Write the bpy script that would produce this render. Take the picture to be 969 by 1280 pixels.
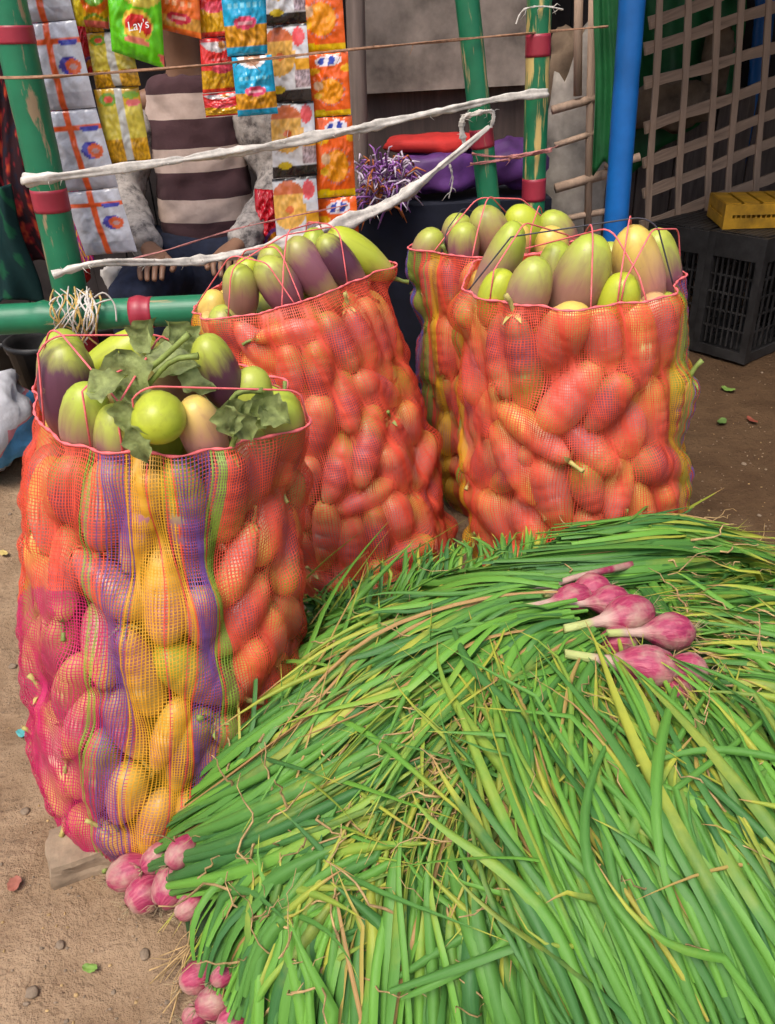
import bpy, math, random
import numpy as np
from mathutils import Vector, Matrix, noise as mnoise

for _o in list(bpy.data.objects): bpy.data.objects.remove(_o, do_unlink=True)
rng = np.random.default_rng(7); random.seed(7)
PI = math.pi
C = bpy.context.scene.collection
sc = bpy.context.scene

# ------------------------------------------------------------------ camera, sky, sun, exposure
CAM = np.array([0.0, 0.0, 1.2]); PITCH = math.radians(31); ROLL = math.radians(3.2); FPX = 1000.0
_F = np.array([0, math.cos(PITCH), -math.sin(PITCH)]); _U0 = np.array([0, math.sin(PITCH), math.cos(PITCH)]); _R0 = np.array([1.0, 0, 0])
# content turned counter-clockwise by ROLL = camera turned clockwise
_R = _R0*math.cos(ROLL) - _U0*math.sin(ROLL); _U = _U0*math.cos(ROLL) + _R0*math.sin(ROLL)
cam_d = bpy.data.cameras.new('camera'); cam = bpy.data.objects.new('camera', cam_d); C.objects.link(cam)
cam_d.sensor_fit = 'VERTICAL'; cam_d.sensor_height = 24.0; cam_d.lens = 24.0*FPX/1280.0
cam_d.clip_start = 0.02; cam_d.clip_end = 500
cam.matrix_world = Matrix(((_R[0], _U[0], -_F[0], CAM[0]), (_R[1], _U[1], -_F[1], CAM[1]), (_R[2], _U[2], -_F[2], CAM[2]), (0, 0, 0, 1)))
sc.camera = cam
SUN_EL, SUN_AZ = math.radians(62), math.radians(208)     # azimuth clockwise from +Y: behind the camera, to its left
w = bpy.data.worlds.new('World'); sc.world = w; w.use_nodes = True
nt = w.node_tree; nt.nodes.clear()
sky = nt.nodes.new('ShaderNodeTexSky'); sky.sky_type = 'NISHITA'; sky.sun_disc = False
sky.sun_elevation = SUN_EL; sky.sun_rotation = SUN_AZ; sky.air_density = 1.0; sky.dust_density = 4.0; sky.ozone_density = 1.0
bg = nt.nodes.new('ShaderNodeBackground'); bg.inputs['Strength'].default_value = 0.13
wo = nt.nodes.new('ShaderNodeOutputWorld')
nt.links.new(sky.outputs[0], bg.inputs[0]); nt.links.new(bg.outputs[0], wo.inputs[0])
sd = bpy.data.lights.new('sun', 'SUN'); sd.energy = 2.1; sd.angle = math.radians(32); sd.color = (1.0, 0.95, 0.87)
sun = bpy.data.objects.new('sun', sd); C.objects.link(sun)
sdir = Vector((math.sin(SUN_AZ)*math.cos(SUN_EL), math.cos(SUN_AZ)*math.cos(SUN_EL), math.sin(SUN_EL)))
sun.rotation_euler = sdir.to_track_quat('Z', 'Y').to_euler(); sun.location = sdir*5
sc.view_settings.view_transform = 'Standard'; sc.view_settings.look = 'None'
sc.view_settings.gamma = 1.0; sc.view_settings.exposure = 0.62; sc.view_settings.use_curve_mapping = False
sc.cycles.max_bounces = 4; sc.cycles.diffuse_bounces = 3; sc.cycles.glossy_bounces = 2; sc.cycles.transparent_max_bounces = 12
sc.cycles.use_adaptive_sampling = True; sc.cycles.adaptive_threshold = 0.03
try: sc.cycles.use_denoising = True
except Exception: pass

def ray(px, py):
    d = _F + _R*((px-484.5)/FPX) + _U*(-(py-640.0)/FPX)
    return d
def at(px, py, Y):
    d = ray(px, py); return CAM + d*((Y-CAM[1])/d[1])
def on(px, py, Z):
    d = ray(px, py); return CAM + d*((Z-CAM[2])/d[2])
def scale_at(p):            # metres per photo pixel at a point
    return float(np.dot(np.asarray(p)-CAM, _F))/FPX
def proj(p):
    v = np.asarray(p)-CAM; z = v@_F
    return 484.5+FPX*(v@_R)/z, 640-FPX*(v@_U)/z

# ------------------------------------------------------------------ helpers
def lin(r, g, b):
    f = lambda c: ((c/255)/12.92 if c/255 <= 0.04045 else ((c/255+0.055)/1.055)**2.4)
    return (f(r), f(g), f(b))
def mesh(name, V, F, mats, parent=None, smooth=True, midx=None, uv=None, col=None):
    me = bpy.data.meshes.new(name)
    V = np.asarray(V, dtype=float).reshape(-1, 3)
    me.from_pydata(V.tolist(), [], [list(map(int, f)) for f in F] if not isinstance(F, np.ndarray) else F.tolist())
    for m in (mats if isinstance(mats, (list, tuple)) else [mats]): me.materials.append(m)
    if smooth: me.polygons.foreach_set('use_smooth', np.ones(len(me.polygons), dtype=bool))
    if midx is not None: me.polygons.foreach_set('material_index', np.asarray(midx, dtype=np.int32))
    if uv is not None:
        l = me.uv_layers.new(name='UVMap'); vi = np.zeros(len(me.loops), dtype=np.int32); me.loops.foreach_get('vertex_index', vi)
        l.data.foreach_set('uv', np.asarray(uv, dtype=np.float32)[vi].ravel())
    if col is not None:
        a = me.color_attributes.new('tint', 'FLOAT_COLOR', 'POINT'); c = np.ones((len(V), 4), dtype=np.float32); c[:, :np.asarray(col).shape[1]] = col
        a.data.foreach_set('color', c.ravel())
    me.update()
    return link(name, me, parent)
def link(name, data, parent=None):
    o = bpy.data.objects.new(name, data); C.objects.link(o)
    if parent is not None: o.parent = parent
    return o
def tag(o, label=None, cat=None, group=None, kind=None):
    if label: o['label'] = label
    if cat: o['category'] = cat
    if group: o['group'] = group
    if kind: o['kind'] = kind
    return o
def empty(name, loc=(0, 0, 0)):
    o = link(name, None); o.location = Vector(loc); o.empty_display_size = 0.05
    return o
def base_of(P):
    return Vector(P)
class MB:
    def __init__(s): s.V = []; s.F = []; s.M = []; s.n = 0
    def add(s, V, F, m=0):
        V = np.asarray(V, dtype=float).reshape(-1, 3); s.V.append(V)
        for f in F: s.F.append([int(i)+s.n for i in f]); s.M.append(m)
        s.n += len(V); return s
    def box(s, c, sz, R=None, m=0):
        x, y, z = np.asarray(sz)/2.0
        v = np.array([[-x, -y, -z], [x, -y, -z], [x, y, -z], [-x, y, -z], [-x, -y, z], [x, -y, z], [x, y, z], [-x, y, z]])
        if R is not None: v = v@np.asarray(R).T
        return s.add(v+np.asarray(c), [(3, 2, 1, 0), (4, 5, 6, 7), (0, 1, 5, 4), (1, 2, 6, 5), (2, 3, 7, 6), (3, 0, 4, 7)], m)
    def tube(s, P, r, n=8, m=0, cap=True):
        V, F = tube(P, r, n, cap); return s.add(V, F, m)
    def build(s, name, mats, parent=None, smooth=True, off=None):
        V = np.concatenate(s.V)
        if off is not None: V = V-np.asarray(off)
        return mesh(name, V, s.F, mats, parent, smooth, s.M)
def tube(P, r, n=8, cap=True):
    P = np.asarray(P, dtype=float); k = len(P); r = np.broadcast_to(np.asarray(r, dtype=float), (k,))
    T = np.gradient(P, axis=0); T /= np.linalg.norm(T, axis=1)[:, None]+1e-12
    u = np.cross(T[0], [0, 0, 1.0]);
    if np.linalg.norm(u) < 1e-3: u = np.cross(T[0], [0, 1.0, 0])
    u /= np.linalg.norm(u); U = []
    for i in range(k):
        u = u-T[i]*np.dot(u, T[i]); u /= np.linalg.norm(u)+1e-12; U.append(u.copy())
    U = np.array(U); W = np.cross(T, U); a = np.arange(n)*2*PI/n
    V = (P[:, None]+r[:, None, None]*(np.cos(a)[None, :, None]*U[:, None]+np.sin(a)[None, :, None]*W[:, None])).reshape(-1, 3)
    F = [(i*n+j, i*n+(j+1) % n, (i+1)*n+(j+1) % n, (i+1)*n+j) for i in range(k-1) for j in range(n)]
    if cap: F += [tuple(range(n))[::-1], tuple((k-1)*n+j for j in range(n))]
    return V, F
def lathe(prof, n=16):
    prof = np.asarray(prof, dtype=float); a = np.arange(n)*2*PI/n; k = len(prof)
    V = np.stack([prof[:, 0][:, None]*np.cos(a), prof[:, 0][:, None]*np.sin(a), np.repeat(prof[:, 1][:, None], n, 1)], -1).reshape(-1, 3)
    F = [(i*n+j, i*n+(j+1) % n, (i+1)*n+(j+1) % n, (i+1)*n+j) for i in range(k-1) for j in range(n)]
    F += [tuple(range(n))[::-1], tuple((k-1)*n+j for j in range(n))]
    return V, F
def resample(P, n):
    P = np.asarray(P, dtype=float); d = np.r_[0, np.cumsum(np.linalg.norm(np.diff(P, axis=0), axis=1))]; t = d/d[-1]
    # Catmull-Rom through the points
    tt = np.linspace(0, 1, n); out = []
    for q in tt:
        i = min(np.searchsorted(t, q, side='right')-1, len(P)-2); i = max(i, 0)
        f = (q-t[i])/(t[i+1]-t[i]+1e-12); p0 = P[max(i-1, 0)]; p1 = P[i]; p2 = P[i+1]; p3 = P[min(i+2, len(P)-1)]
        out.append(0.5*((2*p1)+(-p0+p2)*f+(2*p0-5*p1+4*p2-p3)*f*f+(-p0+3*p1-3*p2+p3)*f**3))
    return np.array(out)
def fbm(p, s=1.0, o=3):
    v = 0; a = 1
    for k in range(o):
        v += a*mnoise.noise(Vector((p[0]*s, p[1]*s, p[2]*s))); a *= .5; s *= 2.03
    return v
def frame_to(zdir, up=(0, 0, 1), roll=0.0):
    z = Vector(zdir).normalized(); q = z.to_track_quat('Z', 'Y'); return (q.to_matrix() @ Matrix.Rotation(roll, 3, 'Z'))

# ------------------------------------------------------------------ materials
def newmat(name):
    m = bpy.data.materials.new(name); m.use_nodes = True; t = m.node_tree; t.nodes.clear()
    o = t.nodes.new('ShaderNodeOutputMaterial'); p = t.nodes.new('ShaderNodeBsdfPrincipled'); t.links.new(p.outputs[0], o.inputs[0])
    return m, t, p, o
def N(t, kind, **kw):
    n = t.nodes.new('ShaderNode'+kind)
    for k, v in kw.items():
        if k in n.inputs.keys() if hasattr(n.inputs, 'keys') else False: n.inputs[k].default_value = v
        else: setattr(n, k, v)
    return n
def ramp(t, fac, stops, interp='LINEAR'):
    r = t.nodes.new('ShaderNodeValToRGB'); r.color_ramp.interpolation = interp
    while len(r.color_ramp.elements) < len(stops): r.color_ramp.elements.new(0.5)
    for e, (p, c) in zip(r.color_ramp.elements, stops): e.position = p; e.color = (*c, 1) if len(c) == 3 else c
    t.links.new(fac, r.inputs[0]); return r.outputs[0]
def mixc(t, fac, a, b, mode='MIX'):
    m = t.nodes.new('ShaderNodeMix'); m.data_type = 'RGBA'; m.blend_type = mode
    for s, v in ((0, fac), (6, a), (7, b)):
        if isinstance(v, (int, float)): m.inputs[s].default_value = v
        elif isinstance(v, tuple): m.inputs[s].default_value = (*v, 1) if len(v) == 3 else v
        else: t.links.new(v, m.inputs[s])
    return m.outputs[2]
def math_(t, op, a, b=None, c=None):
    m = t.nodes.new('ShaderNodeMath'); m.operation = op
    for i, v in enumerate((a, b, c)):
        if v is None: continue
        if isinstance(v, (int, float)): m.inputs[i].default_value = v
        else: t.links.new(v, m.inputs[i])
    return m.outputs[0]
def noise_(t, scale, detail=4, rough=.55, vec=None, dist=0.0, obj=True):
    n = t.nodes.new('ShaderNodeTexNoise'); n.inputs['Scale'].default_value = scale; n.inputs['Detail'].default_value = detail
    n.inputs['Roughness'].default_value = rough; n.inputs['Distortion'].default_value = dist
    if vec is None:
        tc = t.nodes.new('ShaderNodeTexCoord'); vec = tc.outputs['Object'] if obj else tc.outputs['Generated']
    t.links.new(vec, n.inputs['Vector']); return n.outputs['Fac']
def bump(t, p, h, strength=.3, dist=.005):
    b = t.nodes.new('ShaderNodeBump'); b.inputs['Strength'].default_value = strength; b.inputs['Distance'].default_value = dist
    t.links.new(h, b.inputs['Height']); t.links.new(b.outputs[0], p.inputs['Normal'])
def basic(name, c, rough=.6, var=.25, scale=12.0, dark=None, bmp=.15, metal=0.0, spec=.4, trans=0.0):
    m, t, p, o = newmat(name)
    n = noise_(t, scale, 5, .6)
    d = dark or tuple(x*(1-var*1.6) for x in c); l = tuple(min(1, x*(1+var*.6)) for x in c)
    t.links.new(ramp(t, n, [(.28, d), (.72, l)]), p.inputs['Base Color'])
    p.inputs['Roughness'].default_value = rough; p.inputs['Metallic'].default_value = metal; p.inputs['Specular IOR Level'].default_value = spec
    if bmp: bump(t, p, noise_(t, scale*5, 4, .6), bmp, .003)
    if trans:
        tr = t.nodes.new('ShaderNodeBsdfTranslucent'); tr.inputs[0].default_value = (*c, 1); mx = t.nodes.new('ShaderNodeMixShader'); mx.inputs[0].default_value = trans
        t.links.new(p.outputs[0], mx.inputs[1]); t.links.new(tr.outputs[0], mx.inputs[2]); t.links.new(mx.outputs[0], o.inputs[0])
    return m
def painted(name, rough=.35, bmp=.1, trans=0.0, spec=.5, scale=60.0):       # colour from the 'tint' attribute (printed foil, cloth print)
    m, t, p, o = newmat(name)
    a = t.nodes.new('ShaderNodeVertexColor'); a.layer_name = 'tint'
    n = noise_(t, scale, 3, .6)
    t.links.new(mixc(t, 1.0, a.outputs[0], ramp(t, n, [(.3, (.82, .82, .82)), (.7, (1, 1, 1))]), 'MULTIPLY'), p.inputs['Base Color'])
    p.inputs['Roughness'].default_value = rough; p.inputs['Specular IOR Level'].default_value = spec
    bump(t, p, noise_(t, scale*.7, 3, .5), bmp, .004)
    return m

# --- eggplant skin: local +Z is the blossom end
def eggplant_mat(name, tip, mid, low, amt, ms=.52):
    m, t, p, o = newmat(name)
    tc = t.nodes.new('ShaderNodeTexCoord'); sep = t.nodes.new('ShaderNodeSeparateXYZ'); t.links.new(tc.outputs['Object'], sep.inputs[0])
    oi = t.nodes.new('ShaderNodeObjectInfo')
    mp = t.nodes.new('ShaderNodeMapping'); mp.inputs['Scale'].default_value = (55, 55, 9); t.links.new(tc.outputs['Object'], mp.inputs[0])
    off = t.nodes.new('ShaderNodeVectorMath'); off.operation = 'ADD'; cmb = t.nodes.new('ShaderNodeCombineXYZ')
    t.links.new(math_(t, 'MULTIPLY', oi.outputs['Random'], 40), cmb.inputs[0]); t.links.new(mp.outputs[0], off.inputs[0]); t.links.new(cmb.outputs[0], off.inputs[1])
    st = noise_(t, 1.0, 4, .6, off.outputs[0], .4)
    blot = noise_(t, 14.0, 3, .5)
    pos = math_(t, 'MULTIPLY_ADD', sep.outputs[2], 6.2, .5)                    # about 0 at the stalk, 1 at the tip
    pos = math_(t, 'ADD', pos, math_(t, 'MULTIPLY', math_(t, 'SUBTRACT', st, .5), .32))
    pos = math_(t, 'ADD', pos, math_(t, 'MULTIPLY', math_(t, 'SUBTRACT', oi.outputs['Random'], .5), amt))
    pos = math_(t, 'ADD', pos, math_(t, 'MULTIPLY', math_(t, 'SUBTRACT', blot, .5), .22))
    c = ramp(t, pos, [(0.0, low), (.34, mid), (ms, mid), (.95, tip)])
    c = mixc(t, ramp(t, st, [(.30, (.35, .35, .35)), (.5, (0, 0, 0))]), c, mixc(t, 1.0, c, (.55, .48, .50), 'MULTIPLY'))
    sc_n = noise_(t, 46, 4, .7); c = mixc(t, ramp(t, sc_n, [(.66, (0, 0, 0)), (.72, (.8, .8, .8))]), c, (.30, .21, .10))
    t.links.new(c, p.inputs['Base Color'])
    p.inputs['Roughness'].default_value = .38; p.inputs['Specular IOR Level'].default_value = .45
    bump(t, p, noise_(t, 30, 3, .5), .08, .004)
    return m
M_EGG = [eggplant_mat('eggplant_mauve', (.38, .42, .06), (.26, .10, .13), (.55, .44, .18), .4, .58),
         eggplant_mat('eggplant_green', (.37, .44, .045), (.31, .16, .12), (.46, .34, .16), .3, .50),
         eggplant_mat('eggplant_pale', (.66, .47, .10), (.56, .27, .22), (.76, .56, .12), .55),
         eggplant_mat('eggplant_purple', (.36, .40, .05), (.105, .035, .060), (.30, .16, .12), .2, .72),
         eggplant_mat('eggplant_rosy', (.58, .40, .12), (.42, .16, .17), (.72, .54, .15), .55),
         eggplant_mat('eggplant_lime', (.42, .47, .03), (.40, .45, .045), (.46, .42, .10), .2, .3)]
M_CALYX = basic('calyx_green', (.22, .28, .06), .6, .3, 40)
M_CALYX_Y = basic('calyx_straw', (.48, .40, .12), .6, .3, 40)
M_LEAF = basic('brinjal_leaf_green', (.34, .40, .14), .6, .5, 38, trans=.25, bmp=.5)
def net_mat(name, c, tr=.4):
    m, t, p, o = newmat(name); p.inputs['Base Color'].default_value = (*c, 1); p.inputs['Roughness'].default_value = .45
    x = t.nodes.new('ShaderNodeBsdfTranslucent'); x.inputs[0].default_value = (*c, 1); mx = t.nodes.new('ShaderNodeMixShader'); mx.inputs[0].default_value = tr
    t.links.new(p.outputs[0], mx.inputs[1]); t.links.new(x.outputs[0], mx.inputs[2]); t.links.new(mx.outputs[0], o.inputs[0]); return m
M_NET = {'red': net_mat('net_red', (.86, .115, .062)), 'purple': net_mat('net_purple', (.20, .085, .33)), 'yellow': net_mat('net_yellow', (.80, .42, .03)),
         'green': net_mat('net_green', (.30, .44, .06)), 'blue': net_mat('net_blue', (.13, .18, .62)), 'magenta': net_mat('net_magenta', (.64, .03, .15))}
M_CORD = basic('pink_cord', (.85, .16, .17), .6, .2, 80)
M_CORD_DARK = basic('dark_cord', (.05, .045, .06), .6, .2, 80)
# --- spring onion leaves: tint.r = age (0 green, .5 yellow, 1 dry), tint.g = shade of green, uv.y runs root to tip
def onion_leaf_mat():
    m, t, p, o = newmat('spring_onion_leaf')
    a = t.nodes.new('ShaderNodeVertexColor'); a.layer_name = 'tint'; s = t.nodes.new('ShaderNodeSeparateColor'); t.links.new(a.outputs[0], s.inputs[0])
    uv = t.nodes.new('ShaderNodeUVMap'); mp = t.nodes.new('ShaderNodeMapping'); mp.inputs['Scale'].default_value = (9, .8, 1); t.links.new(uv.outputs[0], mp.inputs[0])
    streak = noise_(t, 3.0, 3, .6, mp.outputs[0]); spot = noise_(t, 28, 4, .65)
    green = mixc(t, s.outputs[1], (.012, .105, .026), (.145, .37, .035))
    green = mixc(t, math_(t, 'MULTIPLY', streak, .38), green, (.20, .36, .10))
    su = t.nodes.new('ShaderNodeSeparateXYZ'); t.links.new(uv.outputs[0], su.inputs[0])
    age = math_(t, 'ADD', s.outputs[0], math_(t, 'MULTIPLY', math_(t, 'SUBTRACT', spot, .5), .3))
    c = ramp(t, age, [(.12, (0, 0, 0)), (.42, (1, 1, 1))])
    col = mixc(t, c, green, (.40, .42, .055))
    c2 = ramp(t, age, [(.55, (0, 0, 0)), (.8, (1, 1, 1))])
    col = mixc(t, c2, col, (.44, .26, .10))
    t.links.new(col, p.inputs['Base Color']); p.inputs['Roughness'].default_value = .46; p.inputs['Specular IOR Level'].default_value = .32
    bump(t, p, streak, .25, .002)
    tr = t.nodes.new('ShaderNodeBsdfTranslucent'); t.links.new(col, tr.inputs[0]); mx = t.nodes.new('ShaderNodeMixShader'); mx.inputs[0].default_value = .22
    t.links.new(p.outputs[0], mx.inputs[1]); t.links.new(tr.outputs[0], mx.inputs[2]); t.links.new(mx.outputs[0], o.inputs[0]); return m
M_ONION_LEAF = onion_leaf_mat()
def bulb_mat():
    m, t, p, o = newmat('onion_bulb_skin')
    tc = t.nodes.new('ShaderNodeTexCoord'); s = t.nodes.new('ShaderNodeSeparateXYZ'); t.links.new(tc.outputs['Object'], s.inputs[0])
    ang = math_(t, 'ARCTAN2', s.outputs[1], s.outputs[0]); cmb = t.nodes.new('ShaderNodeCombineXYZ'); t.links.new(ang, cmb.inputs[0]); t.links.new(math_(t, 'MULTIPLY', s.outputs[2], 9), cmb.inputs[1])
    oi = t.nodes.new('ShaderNodeObjectInfo'); t.links.new(math_(t, 'MULTIPLY', oi.outputs['Random'], 20), cmb.inputs[2])
    st = noise_(t, 4.0, 4, .6, cmb.outputs[0], .3); bl = noise_(t, 22, 4, .6)
    col = ramp(t, st, [(.28, (.22, .010, .055)), (.52, (.34, .038, .09)), (.8, (.50, .14, .17))])
    col = mixc(t, ramp(t, bl, [(.46, (0, 0, 0)), (.66, (1, 1, 1))]), col, (.40, .24, .19))
    neck = ramp(t, math_(t, 'MULTIPLY_ADD', s.outputs[2], 12, 0), [(.42, (0, 0, 0)), (.62, (1, 1, 1))])
    col = mixc(t, neck, col, (.50, .33, .27)); col = mixc(t, ramp(t, math_(t, 'MULTIPLY_ADD', s.outputs[2], 12, 0), [(.85, (0, 0, 0)), (1, (1, 1, 1))]), col, (.42, .46, .16))
    t.links.new(col, p.inputs['Base Color']); p.inputs['Roughness'].default_value = .48; p.inputs['Specular IOR Level'].default_value = .4
    bump(t, p, math_(t, 'ADD', st, bl), .6, .004); return m
M_BULB = bulb_mat()
M_ROOT = basic('root_straw', (.42, .32, .18), .8, .4, 60)
M_STRAW = basic('dry_straw', (.46, .30, .13), .7, .4, 60)
def ground_mat():
    m, t, p, o = newmat('trodden_earth')
    n1 = noise_(t, 1.3, 6, .6); n2 = noise_(t, 9, 6, .65); n3 = noise_(t, 70, 4, .7)
    c = ramp(t, n1, [(.3, (.185, .112, .062)), (.55, (.29, .19, .112)), (.75, (.36, .25, .155))])
    c = mixc(t, .55, c, ramp(t, n2, [(.3, (.15, .09, .05)), (.7, (.39, .275, .175))]))
    c = mixc(t, ramp(t, n3, [(.62, (0, 0, 0)), (.74, (1, 1, 1))]), c, (.13, .08, .05))
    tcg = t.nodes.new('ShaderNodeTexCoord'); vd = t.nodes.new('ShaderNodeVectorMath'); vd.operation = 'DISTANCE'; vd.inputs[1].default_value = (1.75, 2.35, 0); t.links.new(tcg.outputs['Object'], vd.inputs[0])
    shade_mask = t.nodes.new('ShaderNodeMapRange'); shade_mask.inputs['From Min'].default_value = 1.0; shade_mask.inputs['From Max'].default_value = 1.5; shade_mask.inputs['To Min'].default_value = 1; shade_mask.inputs['To Max'].default_value = 0
    t.links.new(math_(t, 'ADD', vd.outputs['Value'], math_(t, 'MULTIPLY', math_(t, 'SUBTRACT', n1, .5), 1.1)), shade_mask.inputs['Value'])
    c = mixc(t, shade_mask.outputs[0], c, mixc(t, 1.0, c, (.30, .25, .20), 'MULTIPLY'))      # shade around the crates, painted into the earth colour
    t.links.new(c, p.inputs['Base Color']); p.inputs['Roughness'].default_value = .92; p.inputs['Specular IOR Level'].default_value = .2
    h = math_(t, 'ADD', math_(t, 'MULTIPLY', n2, 1.0), math_(t, 'MULTIPLY', n3, .35)); bump(t, p, h, .9, .03); return m
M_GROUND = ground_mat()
def bamboo_mat(name, paint, under, chip=.62, streak=(14, 14, 1.2)):
    m, t, p, o = newmat(name)
    tc = t.nodes.new('ShaderNodeTexCoord'); mp = t.nodes.new('ShaderNodeMapping'); mp.inputs['Scale'].default_value = streak; t.links.new(tc.outputs['Object'], mp.inputs[0])
    n = noise_(t, 2.4, 6, .62, mp.outputs[0], .2); n2 = noise_(t, 6, 4, .6)
    base = ramp(t, n2, [(.3, tuple(x*.72 for x in paint)), (.7, tuple(min(1, x*1.2) for x in paint))])
    msk = ramp(t, n, [(chip, (0, 0, 0)), (chip+.05, (1, 1, 1))])
    t.links.new(mixc(t, msk, base, under), p.inputs['Base Color']); p.inputs['Roughness'].default_value = .42
    bump(t, p, n, .35, .003); return m
M_POLE_G = bamboo_mat('green_painted_bamboo', (.012, .165, .075), (.36, .26, .13), .60)
M_POLE_G2 = bamboo_mat('green_painted_bamboo_peeling', (.012, .17, .07), (.56, .40, .14), .54)
M_POLE_G3 = bamboo_mat('green_painted_bamboo_scuffed', (.012, .165, .075), (.30, .21, .12), .575, (11, 11, 2.2))
M_POLE_B = bamboo_mat('blue_painted_bamboo', (.006, .12, .40), (.30, .30, .34), .74)
M_POLE_WORN = bamboo_mat('bare_bamboo', (.30, .22, .13), (.10, .20, .09), .55)
M_BAND = bamboo_mat('red_painted_band', (.33, .025, .045), (.32, .22, .14), .66)
def wood_mat(name, c, sc_=(30, 30, 2.5)):
    m, t, p, o = newmat(name)
    tc = t.nodes.new('ShaderNodeTexCoord'); mp = t.nodes.new('ShaderNodeMapping'); mp.inputs['Scale'].default_value = sc_; t.links.new(tc.outputs['Object'], mp.inputs[0])
    n = noise_(t, 1.5, 6, .65, mp.outputs[0], .6)
    t.links.new(ramp(t, n, [(.25, tuple(x*.5 for x in c)), (.75, tuple(min(1, x*1.3) for x in c))]), p.inputs['Base Color']); p.inputs['Roughness'].default_value = .8
    bump(t, p, n, .5, .004); return m
M_LATH = wood_mat('weathered_bamboo_slat', (.42, .285, .20))
M_WOOD_DARK = wood_mat('dark_brown_wood', (.085, .055, .045))
M_WOOD_POST = wood_mat('grey_brown_wood', (.17, .125, .105))
M_GRUBBY = basic('grubby_sacking', (.40, .35, .30), .9, .6, 5, bmp=.5)
M_MUD = basic('mud_plaster_grey', (.30, .245, .205), .95, .55, 5.0, bmp=.5)
M_TWINE = basic('brown_twine', (.32, .17, .10), .9, .3, 90)
M_WHITE_CLOTH = basic('dirty_white_cloth', (.62, .57, .51), .95, .3, 30, bmp=.5)
M_PINK_STRING = basic('pink_string', (.50, .20, .18), .8, .3, 90)
M_YELLOW_STRING = basic('yellow_string', (.50, .33, .10), .8, .3, 90)
M_BLACK_PL = basic('black_plastic', (.030, .028, .028), .5, .5, 14)
M_YELLOW_PL = basic('yellow_plastic', (.52, .27, .015), .45, .35, 14)
M_STONE = basic('pale_stone', (.34, .245, .16), .9, .35, 14, bmp=.6)
M_PEBBLE = basic('pebble_brown', (.26, .19, .13), .9, .35, 30, bmp=.5)
M_FOIL = painted('printed_foil', .22, .6, spec=.7, scale=46)
M_CLOTHPRINT = painted('printed_cloth', .85, .2, spec=.2)
M_TARP_GREEN = basic('green_tarp', (.020, .155, .045), .5, .4, 4.0, bmp=.2)
M_JUTE = basic('jute_sacking', (.21, .145, .095), .95, .4, 9, bmp=.5)
M_OFFWHITE = basic('off_white_sacking', (.58, .53, .48), .85, .35, 6, bmp=.3)
M_NAVY = basic('navy_cloth', (.010, .012, .026), .9, .4, 8)
M_DARK = basic('dark_wall', (.040, .030, .028), .95, .5, 5)
M_RED_CLOTH = basic('red_cloth', (.50, .022, .018), .75, .3, 8)
M_PURPLE_CLOTH = basic('purple_cloth', (.12, .035, .19), .6, .4, 9)
M_SKIN = basic('skin', (.24, .125, .075), .5, .15, 12)
M_HAIR = basic('hair', (.012, .010, .010), .5, .3, 60)
M_DENIM = basic('denim', (.016, .021, .045), .9, .3, 40)
M_TARP_AWN = basic('added_awning_tarp', (.10, .10, .11), .8, .3, 3)

# ------------------------------------------------------------------ ground (one sheet to the horizon, finer near the camera)
def gz(x, y):
    k = max(0, 1-max(abs(x)-2.5, 0)/3)*max(0, 1-max(abs(y-2)-3, 0)/3)
    return k*(.014*fbm((x, y, 0), 2.6, 3)+.007*fbm((x, y, 3), 9, 3))
xs = np.r_[np.linspace(-150, -3, 12)[:-1], np.linspace(-3, 3, 220), np.linspace(3, 150, 12)[1:]]
ys = np.r_[np.linspace(-150, -.5, 12)[:-1], np.linspace(-.5, 5, 220), np.linspace(5, 200, 12)[1:]]
V = [(x, y, gz(x, y)-.006) for y in ys for x in xs]; nx = len(xs)
F = [(j*nx+i, j*nx+i+1, (j+1)*nx+i+1, (j+1)*nx+i) for j in range(len(ys)-1) for i in range(nx-1)]
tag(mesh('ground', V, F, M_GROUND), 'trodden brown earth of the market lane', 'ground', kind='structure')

# ------------------------------------------------------------------ eggplants
def egg_profile(L, r, fat=.12, neck=.55):
    # half length L; wider towards the blossom end (+Z), narrower at the stalk
    P = []
    for k in range(15):
        a = -PI/2+PI*k/14; z = math.sin(a); c = math.cos(a)
        wd = 1+fat*z-.34*max(0, -z-.15)*neck-.10*max(0, z-.6)
        P.append((max(1e-4, r*(c**.82)*wd), L*z))
    return P
def egg_mesh(name, L, r, bend, seed):
    V, F = lathe(egg_profile(L, r), 18); rr = np.random.default_rng(seed)
    V[:, 0] += bend*(V[:, 2]/L)**2*r*.5
    ph = rr.uniform(0, 6, 3); a = np.arctan2(V[:, 1], V[:, 0]); k = 1+.025*np.sin(3*a+ph[0]+V[:, 2]*20)+.02*np.sin(2*a+ph[1])
    V[:, 0] *= k; V[:, 1] *= k
    me = bpy.data.meshes.new(name); me.from_pydata(V.tolist(), [], F); me.polygons.foreach_set('use_smooth', np.ones(len(me.polygons), dtype=bool)); me.materials.append(M_EGG[0]); me.update()
    return me
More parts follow.
